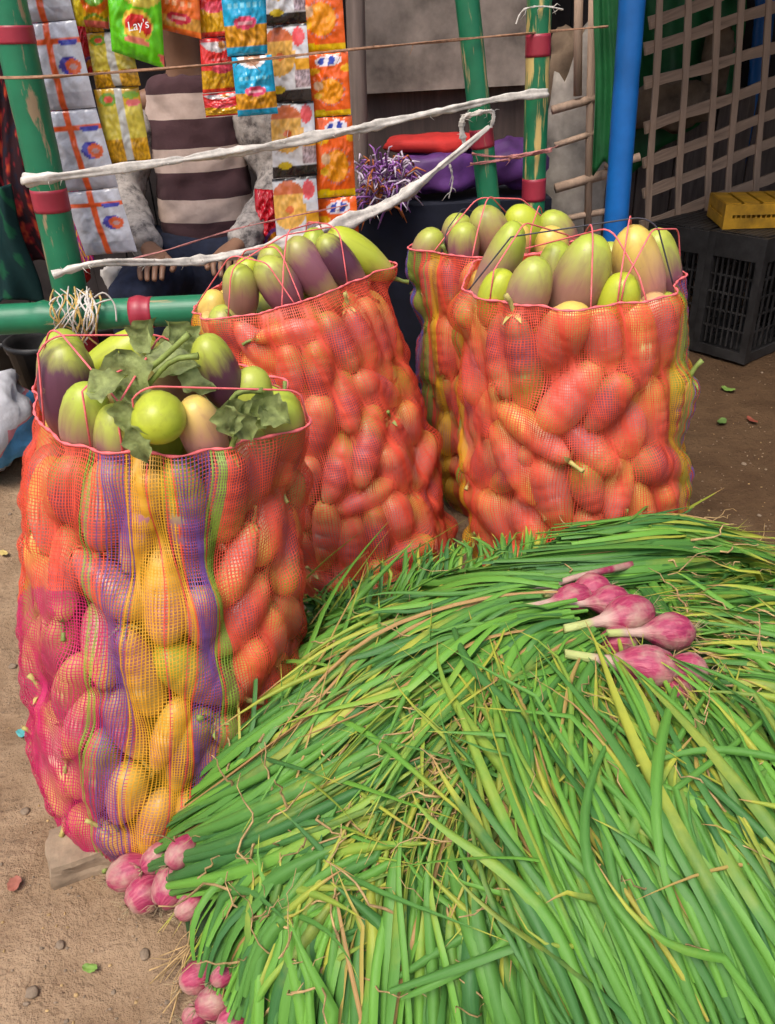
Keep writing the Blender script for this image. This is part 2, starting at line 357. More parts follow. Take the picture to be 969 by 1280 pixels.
def calyx_mesh(name, r, mat_):
    mb = MB(); n = 5; V = []; F = []
    for k in range(n):
        a = 2*PI*k/n; pts = []
        for (q, wdt, z) in ((0.05, .10, -.02), (.35, .34, .02), (.62, .26, .14), (.92, .02, .36)):
            for s in (-1, 1):
                aa = a+s*wdt/max(q, .15)*.55
                pts.append((q*r*math.cos(aa)*.95, q*r*math.sin(aa)*.95, z*r))
        b = len(V); V += pts
        for i in range(3): F.append((b+2*i, b+2*i+1, b+2*i+3, b+2*i+2))
    mb.add(V, F)
    mb.tube([(0, 0, .1*r), (.02*r, 0, -.3*r), (.14*r, .02*r, -.75*r), (.32*r, .06*r, -1.1*r)], [.2*r, .15*r, .13*r, .16*r], 7)
    me = bpy.data.meshes.new(name); me.from_pydata(np.concatenate(mb.V).tolist(), [], mb.F); me.polygons.foreach_set('use_smooth', np.ones(len(me.polygons), dtype=bool)); me.materials.append(mat_); me.update()
    return me
EGG_SH = [(.088, .041, .25, 1), (.076, .043, -.2, 2), (.102, .037, .5, 3), (.062, .044, 0, 4)]      # half length, radius, bend
EGG_ME = [[None]*6 for _ in EGG_SH]
for i, (L, r, b, s) in enumerate(EGG_SH):
    m0 = egg_mesh('eggplant', L, r, b, s)
    for k in range(6):
        mm = m0 if k == 0 else m0.copy(); mm.materials[0] = M_EGG[k]; EGG_ME[i][k] = mm
CAL_ME = [calyx_mesh('calyx', .034, M_CALYX), calyx_mesh('calyx', .034, M_CALYX_Y)]
def make_egg(pos, zdir, shape, mat_, scale, roll, label, group, calyx=0):
    o = link('eggplant', EGG_ME[shape][mat_]); R = frame_to(zdir, roll=roll)
    o.matrix_world = Matrix.LocRotScale(Vector(pos), R.to_quaternion(), Vector((scale,)*3))
    tag(o, label, 'eggplant', group)
    if calyx is not None:
        L = EGG_SH[shape][0]; c = link('calyx', CAL_ME[calyx], o); c.location = (EGG_SH[shape][2]*EGG_SH[shape][1]*.5*.85, 0, -L*.985)
    return o
def egg_spheres(pos, zdir, shape, scale):
    L, r, b, _ = EGG_SH[shape]; L *= scale; r *= scale; d = np.asarray(zdir)/np.linalg.norm(zdir); out = []
    for f in (-1, -.5, 0, .5, 1): out.append((*(np.asarray(pos)+d*f*(L-r*.85)), r*(1.05+.06*f)*(0.92 if f == -1 else 1.0)))
    return out

# ------------------------------------------------------------------ net sacks
SEEN = {}
class Sack:
    def __init__(s, base, top, prof, hz, n, rad, seed, bands, label, depth=.92):
        s.b = np.array(base, dtype=float); s.t = np.array(top, dtype=float); s.prof = prof; s.h = hz; s.bands = bands; s.rs = np.random.default_rng(seed); s.sph = []; s.dep = depth; s.label = label; s.n = n; s.rad = rad
        s.tilt = lambda th: 0.0
    def R(s, z): return np.interp(z/s.h, [p[0] for p in s.prof], [p[1] for p in s.prof])
    def cen(s, z):
        f = np.asarray(z)/s.h; return np.stack([s.b[0]+(s.t[0]-s.b[0])*f, s.b[1]+(s.t[1]-s.b[1])*f], -1)
    def pt(s, th, z, r):
        c = s.cen(z); return np.array([c[..., 0]+r*np.sin(th), c[..., 1]-s.dep*r*np.cos(th), z])
    def pack(s, vis, group, elabel):
        # capsules on the unrolled wall, pushed apart until they lie side by side
        Rb = .92*s.R(s.h*.5); W = 2*PI*Rb; n = s.n; rs = s.rs; rho = s.rad
        sc_ = rs.uniform(.80, 1.14, n)*rho/.041; shp = rs.choice([0, 0, 1, 2, 2, 3], n, p=[.2, .2, .2, .16, .16, .08])
        U = rs.uniform(0, W, n); Z = rs.uniform(rho*.8, s.h-rho*.6, n); A = rs.normal(0, .30, n)+np.where(rs.random(n) < .07, 1.2, 0)
        L = np.array([EGG_SH[k][0] for k in shp])*sc_; r = np.array([EGG_SH[k][1] for k in shp])*sc_*.93
        fr = np.array([-1, -.33, .33, 1.0])
        for it in range(260):
            off = fr[None]*(L-r)[:, None]; cu = (U[:, None]+off*np.sin(A)[:, None]); cz = (Z[:, None]+off*np.cos(A)[:, None])
            cu_f = cu.ravel(); cz_f = cz.ravel(); rr = np.repeat(r, 4); own = np.repeat(np.arange(n), 4)
            du = cu_f[:, None]-cu_f[None]; du -= W*np.round(du/W); dz = cz_f[:, None]-cz_f[None]; d = np.sqrt(du*du+dz*dz)+1e-9
            ov = np.clip(rr[:, None]+rr[None]-d, 0, None); ov[own[:, None] == own[None]] = 0
            fu = (ov*du/d).sum(1).reshape(n, 4); fz = (ov*dz/d).sum(1).reshape(n, 4)
            lo = np.clip(rr*.7-cz_f, 0, None).reshape(n, 4); hi = np.clip(cz_f-(s.h-.055), 0, None).reshape(n, 4); fz += lo*1.5-hi*1.5
            U += .16*fu.sum(1); Z += .16*fz.sum(1)
            tq = ((fu*np.cos(A)[:, None]-fz*np.sin(A)[:, None])*off).sum(1); A += np.clip(tq*45, -.12, .12)-.012*np.sin(A*2)
        th = U/Rb; th = (th+PI) % (2*PI)-PI
        rest = []
        for i in range(n):
            z = Z[i]; rr_ = s.R(z)-r[i]*.95-rs.uniform(0, .014); p = s.pt(th[i], z, max(rr_, .03))
            tu = np.array([math.cos(th[i]), math.sin(th[i]), 0]); nr = np.array([math.sin(th[i]), -math.cos(th[i]), 0])
            lean = np.array([(s.t[0]-s.b[0])/s.h, (s.t[1]-s.b[1])/s.h, 1.0])
            taper = (s.R(min(z+.05, s.h))-s.R(max(z-.05, 0)))/.1
            d = tu*math.sin(A[i])+(lean+nr*taper)*math.cos(A[i])+nr*rs.normal(0, .16)
            if rs.random() < .3: d = -d
            d /= np.linalg.norm(d)
            s.sph += egg_spheres(p, d, shp[i], sc_[i])
            mt = int(rs.choice([0, 2, 4, 1], p=[.24, .38, .32, .06])); cal = int(rs.choice([0, 1]))
            view = CAM-p; view /= np.linalg.norm(view)
            if np.dot(view, nr) > -.15 and vis(*proj(p), p): make_egg(p, d, shp[i], mt, sc_[i], rs.uniform(0, 6), s.say(p, d, mt, elabel), group, cal)
            else: rest.append((p, d, shp[i], mt, sc_[i]))
        return rest
    def say(s, p, d, mt, where):
        row = ['lowest', 'second lowest', 'middle', 'second highest', 'highest'][int(min(4, max(0, p[2]/s.h*5)))]
        c = s.cen(p[2]); q = (p[0]-c[0])/(s.R(p[2])*.8); col = ['far left', 'left', 'middle', 'right', 'far right'][int(np.digitize(q, [-.75, -.28, .28, .75]))]
        a = math.degrees(math.atan2(d[0], d[2])) % 180; tl = 'upright' if (a < 18 or a > 162) else ('right-leaning' if a < 65 else ('left-leaning' if a > 115 else 'sideways'))
        cl = ['mauve', 'greenish', 'pale pink', 'purple', 'rosy'][mt]
        lb = '%s %s brinjal, %s fifth, %s, netted in the %s' % (tl, cl, row, col, where)
        S_ = SEEN.setdefault(lb, []); S_.append(p[2]); return lb if len(S_) == 1 else ('upper ' if p[2] > S_[0] else 'lower ')+lb if len(S_) == 2 else lb
    def fill(s, rest, label, cat):
        # the fruit at the back and in the heart of the sack, where they cannot be told apart
        mb = MB()
        for (p, d, sh, mt, k) in rest:
            V, F = lathe(egg_profile(EGG_SH[sh][0]*k, EGG_SH[sh][1]*k)[::2]+[egg_profile(EGG_SH[sh][0]*k, EGG_SH[sh][1]*k)[-1]][:0], 9)
            mb.add(V@np.array(frame_to(d)).T+p, F, [0, 1, 2, 0, 2][mt])
        for z in np.arange(.06, s.h-.03, .085):
            for k in range(7):
                a = s.rs.uniform(0, 2*PI); q = s.rs.uniform(0, .45)*s.R(z); V, F = lathe(egg_profile(.085, .046)[::2], 9)
                mb.add(V@np.array(frame_to(s.rs.normal(0, 1, 3))).T+s.pt(a, z, q), F, int(s.rs.integers(0, 3)))
        o = mb.build('packed_eggplants', M_EGG[:3]); tag(o, label, cat, kind='stuff')
    def net(s, lump=1.0, zrim=None):
        Rm = s.R(s.h*.5); nth = int(2*PI*Rm/.0044); nz = int(s.h/.0047)
        th0 = np.linspace(-PI, PI, nth, endpoint=False); z0 = np.linspace(.004, s.h, nz)
        TH, ZZ = np.meshgrid(th0, z0, indexing='ij')
        TH = TH+.05*np.sin(3*TH+ZZ*7+s.rs.uniform(0, 6))+.018*np.sin(7*TH+ZZ*19+s.rs.uniform(0, 6))+.02*np.sin(11*TH-ZZ*9+s.rs.uniform(0, 6))+.012*np.sin(23*TH+ZZ*31)
        rim = np.array([s.tilt(t) for t in th0]); ZZ = ZZ*(1+rim[:, None]/s.h)
        ZZ = ZZ+.006*np.sin(5*TH+s.rs.uniform(0, 6)+ZZ*17)*np.sin(ZZ/s.h*PI)
        c = s.cen(ZZ); S = np.array(s.sph); ext = np.full(TH.shape, -1.0)
        dx = np.sin(TH); dy = -np.cos(TH)
        for (x, y, z, r) in S:
            q = r*r-(ZZ-z)**2; m = q > 0
            if not m.any(): continue
            cx = x-c[..., 0][m]; cy = (y-c[..., 1][m])/s.dep; b = cx*dx[m]+cy*dy[m]; disc = q[m]-(cx*cx+cy*cy-b*b)
            e = np.where((disc > 0) & (b > 0), b+np.sqrt(np.clip(disc, 0, None)), -1); ext[m] = np.maximum(ext[m], e)
        Rz = s.R(ZZ); low = Rz*.87; ext = np.clip(np.maximum(ext, low), 0, Rz*1.22)
        g = ext.copy()
        for it in range(24):
            av = (np.roll(g, 1, 0)+np.roll(g, -1, 0)+np.roll(np.pad(g, ((0, 0), (1, 1)), mode='edge'), 1, 1)[:, 1:-1]+np.roll(np.pad(g, ((0, 0), (1, 1)), mode='edge'), -1, 1)[:, 1:-1])/4
            g = np.maximum(ext, av*.9995)
        g = g+.0028
        P = np.stack([c[..., 0]+g*np.sin(TH), c[..., 1]-s.dep*g*np.cos(TH), ZZ], -1)
        s.P = P
        # flat tapes: warp (up the sack) and weft (round it)
        tu = np.roll(P, -1, 0)-np.roll(P, 1, 0); tu /= np.linalg.norm(tu, axis=-1, keepdims=True)
        tv = np.gradient(P, axis=1); tv /= np.linalg.norm(tv, axis=-1, keepdims=True); nrm = np.cross(tu, tv)
        idx = np.arange(nth*nz).reshape(nth, nz)
        wa = .00090*(1+.25*np.sin(np.arange(nth)*1.7))[:, None, None]; we = .00068
        Pa = P+nrm*.0004; Pb = P-nrm*.0002
        V = np.concatenate([(Pa-tu*wa).reshape(-1, 3), (Pa+tu*wa).reshape(-1, 3), (Pb-tv*we).reshape(-1, 3), (Pb+tv*we).reshape(-1, 3)]); K = nth*nz
        A_ = idx[:, :-1].ravel(); B_ = idx[:, 1:].ravel(); f1 = np.stack([A_, A_+K, B_+K, B_], 1)
        D_ = np.roll(idx, -1, 0).ravel(); E_ = idx.ravel(); f2 = np.stack([E_+2*K, D_+2*K, D_+3*K, E_+3*K], 1)
        keys = list(M_NET); matc = np.zeros(nth, dtype=int)
        for i, t in enumerate(th0):
            for (a, b, k) in s.bands:
                if a+.03*s.rs.normal() <= t < b+.03*s.rs.normal() and s.rs.random() < .86: matc[i] = keys.index(k)
        m1 = np.repeat(matc, nz-1).reshape(nth, nz-1)
        m2 = np.where(np.isin(matc, [keys.index('yellow'), keys.index('green')]), matc, keys.index('red'))
        m2 = np.repeat(m2, nz).reshape(nth, nz)
        if getattr(s, 'mag', None):     # the tapes of the lower part are dyed deeper
            zl = z0[None, :-1]+.06*np.sin(th0*3)[:, None]; m1 = np.where((m1 == 0) & (zl < s.mag) & (th0[:, None] < .0) , keys.index('magenta'), m1)
            zl = z0[None, :]+.06*np.sin(th0*3)[:, None]; m2 = np.where((m2 == 0) & (zl < s.mag) & (th0[:, None] < .2), keys.index('magenta'), m2)
        root = empty('net_sack', (s.b[0], s.b[1], 0)); tag(root, s.label, 'sack', 'net sacks of brinjals'); s.root = root
        o = np.array([s.b[0], s.b[1], 0])
        mesh('net', V-o, np.concatenate([f1, f2]), list(M_NET.values()), root, False, np.r_[m1.ravel(), m2.ravel()])['kind'] = 'stuff'
        rimP = P[:, -1]+nrm[:, -1]*.001; rimP = np.r_[rimP, rimP[:1]]
        mb = MB(); mb.tube(rimP, .0022+.0008*np.sin(np.arange(len(rimP))*.9), 6, cap=False)
        mb.build('rim_cord', M_CORD, root, off=o)
        s.rim = lambda t: P[int(((t+PI)/(2*PI))*nth) % nth, -1]
        return root
    def lace(s, a, b, mat_=None, r=.0016, lift=.004, name='lacing_cord'):
        A = s.rim(a) if np.isscalar(a) else np.asarray(a); B = s.rim(b) if np.isscalar(b) else np.asarray(b)
        t = np.linspace(0, 1, 40); P = A+(B-A)*t[:, None]; S = np.array(s.sph)
        for i in range(1, 39):
            d2 = (S[:, 0]-P[i, 0])**2+(S[:, 1]-P[i, 1])**2; m = d2 < S[:, 3]**2
            if m.any(): P[i, 2] = max(P[i, 2], (S[m, 2]+np.sqrt(S[m, 3]**2-d2[m])).max()+lift)
        # taut string: upper hull
        H = [0]
        for i in range(1, 40):
            while len(H) >= 2 and (P[H[-1], 2]-P[H[-2], 2])*(t[i]-t[H[-2]]) <= (P[i, 2]-P[H[-2], 2])*(t[H[-1]]-t[H[-2]]): H.pop()
            H.append(i)
        P[:, 2] = np.interp(t, t[H], P[H, 2])
        o = np.array([s.b[0], s.b[1], 0]); mb = MB(); mb.tube(P, r, 5); mb.build(name, mat_ or M_CORD, s.root, off=o)
    def top_egg(s, px, py, ang, tilt, shape, mt, k, Y, label, calyx=0, dz=0.0):
        # ang: direction of the blossom end in the picture (degrees from up, clockwise); tilt: degrees towards the viewer
        p = at(px, py, Y); a = math.radians(ang); tl = math.radians(tilt)
        d = (_R0*math.sin(a)+np.array([0, 0, 1.0])*math.cos(a))*math.cos(tl)-np.array([0, 1.0, 0])*math.sin(tl)
        p = p+np.array([0, 0, dz])
        s.sph += egg_spheres(p, d, shape, k)
        make_egg(p, d, shape, mt, k, 1.0, label, 'brinjals poking out of the sack tops', calyx)

PROF = [(0, .76), (.05, .90), (.16, 1.0), (.45, 1.03), (.75, 1.0), (.95, .96), (1.0, .95)]
def prof(r): return [(a, b*r) for a, b in PROF]
b1 = on(212, 985, .0); t1 = on(203, 500, .70)
b2 = on(466, 720, .0); t2 = on(358, 356, .71)
b4 = on(720, 735, .0); t4 = on(710, 346, .75)
b3 = on(632, 618, .0); t3 = on(618, 300, .74)
print('bases', b1, t1, b2, t2, b3, t3, b4, t4)
S1 = Sack(b1, t1, prof(.236), .70, 118, .0350, 11, [(-.33, -.27, 'green'), (-.27, -.05, 'purple'), (-.05, .34, 'yellow'), (.34, .54, 'purple'), (.54, .62, 'green'), (2.2, 2.6, 'purple'), (2.6, 3.0, 'yellow')], 'red net sack with purple and yellow stripes, brinjal leaves on its top')
S1.mag = .44; S1.tilt = lambda t: .012*math.cos(t)*0-.018*math.sin(t)
S2 = Sack(b2, t2, prof(.232), .71, 106, .0365, 12, [(-1.25, -1.0, 'yellow'), (-1.0, -.92, 'blue'), (-1.7, -1.25, 'yellow'), (2.2, 2.6, 'purple')], 'orange-red net sack behind the leafy one, leaning towards the stall')
S2.tilt = lambda t: .030*math.sin(t)
S4 = Sack(b4, t4, prof(.248), .75, 112, .0390, 14, [(.82, 1.04, 'yellow'), (1.04, 1.13, 'green'), (1.13, 1.40, 'blue'), (1.4, 2.0, 'yellow'), (-1.6, -1.35, 'yellow'), (-1.75, -1.6, 'green')], 'wide red net sack with yellow and blue edge, nearest the black crates')
S3 = Sack(b3, t3, prof(.218), .74, 92, .0365, 13, [(-1.1, -.85, 'yellow'), (-1.4, -1.1, 'green'), (-1.75, -1.4, 'blue'), (2.2, 2.6, 'purple')], 'half-hidden net sack squeezed in behind the widest sack')
TOP = []
r1 = S1.pack(lambda x, y, p: True, 'brinjals inside the leafy net sack', 'leafy sack')
r2 = S2.pack(lambda x, y, p: True, 'brinjals inside the leaning net sack', 'leaning sack')
r4 = S4.pack(lambda x, y, p: True, 'brinjals inside the wide net sack', 'wide sack')
r3 = S3.pack(lambda x, y, p: x < 600 or y < 345, 'brinjals inside the half-hidden net sack', 'half-hidden sack')
S1.fill(r1, 'brinjals packed deep inside the sack with leaves on top', 'eggplants'); S2.fill(r2, 'brinjals packed deep inside the leaning sack', 'eggplants')
S3.fill(r3, 'brinjals packed deep inside the half-hidden sack', 'eggplants'); S4.fill(r4, 'brinjals packed deep inside the wide sack', 'eggplants')
# fruit standing proud of the rims: px, py, blossom direction, tilt, shape, material, scale, Y
def near(s, f): return s.t[1]-s.dep*s.R(s.h)*f
Y1 = lambda f: near(S1, f)
S1.top_egg(86, 495, 14, 5, 0, 3, 1.04, Y1(.32), 'dark purple brinjal at the far left of the leafy sack')
S1.top_egg(78, 473, 20, 5, 0, 1, 0.97, Y1(-.2), 'olive brinjal behind the dark purple one on the leafy sack')
S1.top_egg(142, 455, 62, 0, 0, 5, 0.94, Y1(-.1), 'light green brinjal lying across the back of the leafy sack')
S1.top_egg(108, 538, 18, 10, 0, 1, 0.90, Y1(.66), 'green brinjal at the rim left of the leaves')
S1.top_egg(276, 473, -14, 8, 0, 3, 0.85, Y1(.22), 'purple brinjal with green tip standing tallest on the leafy sack')
S1.top_egg(199, 520, 60, 80, 3, 5, 0.85, Y1(.84), 'round yellow-green brinjal end facing out among the leaves')
S1.top_egg(256, 548, -6, 16, 0, 2, 0.84, Y1(.66), 'pale brinjal right of the round green one')
S1.top_egg(350, 539, 6, 10, 1, 1, 0.97, Y1(.35), 'grey-green brinjal at the right edge of the leafy sack')
S1.top_egg(150, 563, 8, 12, 0, 0, 0.87, Y1(.74), 'mauve brinjal under the rim cord below the leaves')
S1.top_egg(215, 478, -30, 10, 0, 1, 0.88, Y1(.1), 'brinjal mostly buried under the leaves')
S1.top_egg(310, 513, 20, 10, 0, 0, 0.88, Y1(.15), 'brinjal wedged behind the wilted leaves on the right')
Y2 = lambda f: near(S2, f)
S2.top_egg(268, 405, 10, 8, 0, 2, 0.92, Y2(.12), 'yellowish brinjal at the lower left rim of the leaning sack')
S2.top_egg(302, 369, 4, 8, 1, 1, 0.92, Y2(.55), 'green tipped brinjal at the left of the leaning sack')
S2.top_egg(308, 353, 14, 6, 1, 5, 0.78, Y2(.1), 'lime green brinjal tip behind the left ones of the leaning sack')
S2.top_egg(352, 361, -22, 8, 1, 0, 1.03, Y2(.5), 'mauve brinjal with green tip in the middle of the leaning sack')
S2.top_egg(392, 343, -30, 10, 0, 0, 1.05, Y2(.35), 'largest mauve brinjal on top of the leaning sack')
S2.top_egg(428, 333, -35, 6, 0, 3, 0.92, Y2(.3), 'dark brinjal leaning on the largest one of its sack')
S2.top_egg(450, 321, -52, 8, 0, 5, 1.03, Y2(.0), 'bright green brinjal at the top right of the leaning sack')
S2.top_egg(340, 348, 10, 5, 0, 1, 0.92, Y2(-.4), 'green brinjal at the back of the leaning sack')
S2.top_egg(395, 328, 0, 5, 0, 1, 0.92, Y2(-.55), 'brinjal at the far rim of the leaning sack')
Y4 = lambda f: near(S4, f)
S4.top_egg(621, 340, 24, 10, 2, 1, 1.01, Y4(.1), 'long light green brinjal leaning at the left of the wide sack')
S4.top_egg(618, 374, 16, 8, 1, 5, 0.82, Y4(.45), 'lime green brinjal low on the left rim of the wide sack')
S4.top_egg(657, 378, 14, 12, 0, 1, 1.01, Y4(.62), 'pinkish green brinjal second from the left on the wide sack')
S4.top_egg(720, 364, 16, 12, 0, 1, 1.26, Y4(.5), 'biggest green brinjal in the middle of the wide sack')
S4.top_egg(771, 386, 4, 10, 1, 5, 0.95, Y4(.66), 'small bright green brinjal beside the biggest one')
S4.top_egg(800, 344, -24, 10, 0, 2, 1.17, Y4(.35), 'large green and mauve brinjal at the right of the wide sack')
S4.top_egg(826, 340, -20, 5, 0, 0, 1.02, Y4(.12), 'mauve brinjal on the right edge of the wide sack')
S4.top_egg(690, 352, 10, 0, 0, 1, 0.95, Y4(-.2), 'brinjal deep in the middle of the wide sack')
S4.top_egg(760, 352, 0, 0, 0, 0, 0.95, Y4(-.25), 'brinjal half seen behind the big ones of the wide sack')
Y3 = lambda f: near(S3, f)
S3.top_egg(532, 320, 18, 8, 1, 1, 0.95, Y3(.15), 'yellow-green brinjal at the left of the half-hidden sack')
S3.top_egg(571, 296, 8, 8, 3, 0, 0.91, Y3(.05), 'reddish mauve brinjal on the half-hidden sack')
S3.top_egg(580, 313, 0, 8, 1, 0, 0.89, Y3(.5), 'mauve brinjal in front of the reddish one on the rear sack')
S3.top_egg(614, 298, -16, 10, 1, 1, 1.09, Y3(.25), 'plump olive brinjal standing on the half-hidden sack')
S3.top_egg(658, 294, -22, 10, 1, 5, 1.05, Y3(.1), 'shiny lime green brinjal on the half-hidden sack')
S3.top_egg(700, 298, -28, 8, 1, 1, 1.00, Y3(.1), 'green brinjal at the right of the half-hidden sack')
S3.top_egg(640, 316, 10, 8, 1, 2, 0.95, Y3(.6), 'pinkish brinjal at the front of the half-hidden sack')
S3.top_egg(690, 320, -6, 8, 1, 2, 0.95, Y3(.55), 'brinjal between the two sacks on the right')
for s in (S1, S2, S3, S4): s.net()
# lacing over the tops
S1.lace(-.9, 1.9); S1.lace(-.35, 2.3); S1.lace(.05, -1.6); S1.lace(.1, 1.2); S1.lace(-.1, 2.8)
S2.lace(-.6, 2.0); S2.lace(.1, 2.7); S2.lace(.3, -2.2); S2.lace(.9, 3.0); S2.lace(.2, -1.3)
S4.lace(-.95, 2.6); S4.lace(.0, 2.9); S4.lace(.25, 2.3); S4.lace(.55, -2.6); S4.lace(.3, 1.5); S4.lace(-1.2, 1.0, M_CORD_DARK, .0016, .004, 'dark_cord')
S3.lace(-1.0, 1.9); S3.lace(-.4, 2.6); S3.lace(.3, 2.2); S3.lace(-.8, 2.9, M_CORD_DARK, .0014, .003, 'dark_cord')

# ------------------------------------------------------------------ wilted brinjal sprig on the leafy sack
def lobed_leaf(L, W, droop, fold, seed):
    rs = np.random.default_rng(seed); nu = 15; V = []; F = []
    for i in range(nu):
        u = i/(nu-1); wd = W*math.sin(PI*min(1, u*1.02)**.75)**.8*(1+.17*math.cos(u*PI*5.5+rs.uniform(-.3, .3)))*(1 if u < .98 else .3)
        for j in range(-3, 4):
            f = j/3; x = f*wd*.5; y = u*L-abs(f)*L*.10*(1-u); z = abs(f)**1.2*fold*W-droop*L*u*u+.05*W*math.sin(u*9+f*5+seed)+.03*W*math.sin(f*9+u*14)
            V.append((x, y, z))
    for i in range(nu-1):
        for j in range(6): a = i*7+j; F.append((a, a+1, a+8, a+7))
    return np.array(V), F
sp = empty('brinjal_leaf_sprig', at(185, 470, Y1(.3))); tag(sp, 'wilted green brinjal leaves and stalks lying on the leafy sack', 'leaves')
so = np.array(sp.location)
def put_leaf(px, py, Y, ang, L, W, droop, fold, seed, tipdown=.3, dz=0.0, roll=0.0):
    V, F = lobed_leaf(L, W, droop, fold, seed); p = at(px, py, Y)+np.array([0, 0, dz]); a = math.radians(ang)
    yd = np.array([math.sin(a), -.25, math.cos(a)-tipdown]); yd /= np.linalg.norm(yd)
    zn = np.array([0, -.75, .66]); zn = zn-yd*np.dot(zn, yd); zn /= np.linalg.norm(zn); xd = np.cross(yd, zn)
    if roll: xd, zn = xd*math.cos(roll)+zn*math.sin(roll), zn*math.cos(roll)-xd*math.sin(roll)
    mesh('leaf', V@np.stack([xd, yd, zn])+p-so, F, M_LEAF, sp)
for a in [(152, 452, Y1(.55), 170, .085, .075, .1, .12, 1, .1), (185, 455, Y1(.4), 80, .075, .05, .3, -.1, 2, .2), (215, 452, Y1(.3), 110, .06, .05, .5, .2, 3), (120, 500, Y1(.85), 60, .06, .045, .2, .2, 4, 0),
          (168, 545, Y1(1.06), 165, .055, .036, .3, .2, 5, .3), (160, 512, Y1(.9), 190, .045, .04, .2, .3, 6), (228, 470, Y1(.4), 100, .06, .05, .3, -.2, 7), (288, 512, Y1(.62), 150, .05, .05, .3, .3, 8),
          (305, 520, Y1(.6), 120, .045, .05, .4, .4, 9), (285, 518, Y1(.82), 175, .045, .045, .2, .3, 10), (320, 512, Y1(.5), 100, .05, .045, .4, .3, 11), (210, 445, Y1(.1), 45, .06, .05, .3, .2, 12),
          (330, 520, Y1(.6), 100, .045, .05, .4, .4, 13), (180, 440, Y1(.25), 20, .05, .05, .3, .3, 14), (150, 500, Y1(.6), 120, .05, .04, .3, .4, 15), (240, 440, Y1(.2), -20, .05, .05, .3, .3, 16), (300, 530, Y1(.8), 150, .04, .04, .3, .3, 17)]:
    put_leaf(*a, dz=.012)
for (a, b, c) in [((150, 492), (190, 470), (238, 428)), ((180, 500), (215, 462), (250, 455)), ((285, 520), (300, 500), (330, 498))]:
    mb = MB(); mb.tube(resample([at(*q, Y1(.55))+np.array([0, 0, .012]) for q in (a, b, c)], 8), [.0045]*7+[.0055], 6); mb.build('stalk', M_CALYX, sp, off=so)

# ------------------------------------------------------------------ heap of spring onions
MC = np.array([.42, .86]); MA, MBB, MH = .80, .56, .36
def hm(x, y):
    x = np.asarray(x, dtype=float); y = np.asarray(y, dtype=float)
    r2 = ((x-MC[0])/MA)**2+((y-MC[1])/MBB)**2; q = np.clip(1-r2**1.35, 0, None)
    return MH*q**.62*(1+.05*np.sin(5*x+2)*np.cos(6*y))
def march(px, py, lift=0.0):
    d = ray(px, py); t = np.linspace(.3, 3.5, 900); P = CAM+d*t[:, None]; h = hm(P[:, 0], P[:, 1])+lift
    k = np.argmax(P[:, 2] <= h); return P[k]
def G(pts, lift=0.0):
    out = []
    for q in pts:
        out.append(at(q[0], q[1], q[2]) if len(q) == 3 else march(q[0], q[1], lift))
    return resample(out, 14)
def leaf_strip(P, wd, nrm, age, grn, twist, dry=.15, arch=.42):
    k = len(P); T = np.gradient(P, axis=0); T /= np.linalg.norm(T, axis=1)[:, None]+1e-9
    S = np.cross(T, nrm); S /= np.linalg.norm(S, axis=1)[:, None]+1e-9; Nn = np.cross(S, T); v = np.linspace(0, 1, k)
    tw = twist[0]+twist[1]*v; S2 = S*np.cos(tw)[:, None]+Nn*np.sin(tw)[:, None]; N2 = Nn*np.cos(tw)[:, None]-S*np.sin(tw)[:, None]
    wv = wd*np.minimum(1, .55+1.6*v)*np.clip(1-np.clip((v-.45)/.55, 0, 1)**1.8, .04, 1)
    V = np.stack([P-S2*wv[:, None]*.5, P-S2*wv[:, None]*.27+N2*(wv*arch*.8)[:, None], P+N2*(wv*arch)[:, None], P+S2*wv[:, None]*.27+N2*(wv*arch*.8)[:, None], P+S2*wv[:, None]*.5], 1).reshape(-1, 3)
    F = [(i*5+j, i*5+j+1, i*5+j+6, i*5+j+5) for i in range(k-1) for j in range(4)]
    ag = age*(np.clip(v*2.2-.35, 0, 1) if age < .5 else 1.0)+np.clip((v-(1-dry))/max(dry, .01), 0, 1)*.75
    col = np.stack([np.repeat(ag, 5), np.full(k*5, grn), np.zeros(k*5)], 1); uv = np.stack([np.tile([0, .25, .5, .75, 1], k), np.repeat(v, 5)], 1)
    return V, F, col, uv
def surf_n(P):
    e = .01; x, y = P[:, 0], P[:, 1]; gx = (hm(x+e, y)-hm(x-e, y))/(2*e); gy = (hm(x, y+e)-hm(x, y-e))/(2*e)
    n = np.stack([-gx, -gy, np.ones_like(gx)], 1); n = np.clip(n, -2.5, 2.5); return n/np.linalg.norm(n, axis=1)[:, None]
HEAP = []
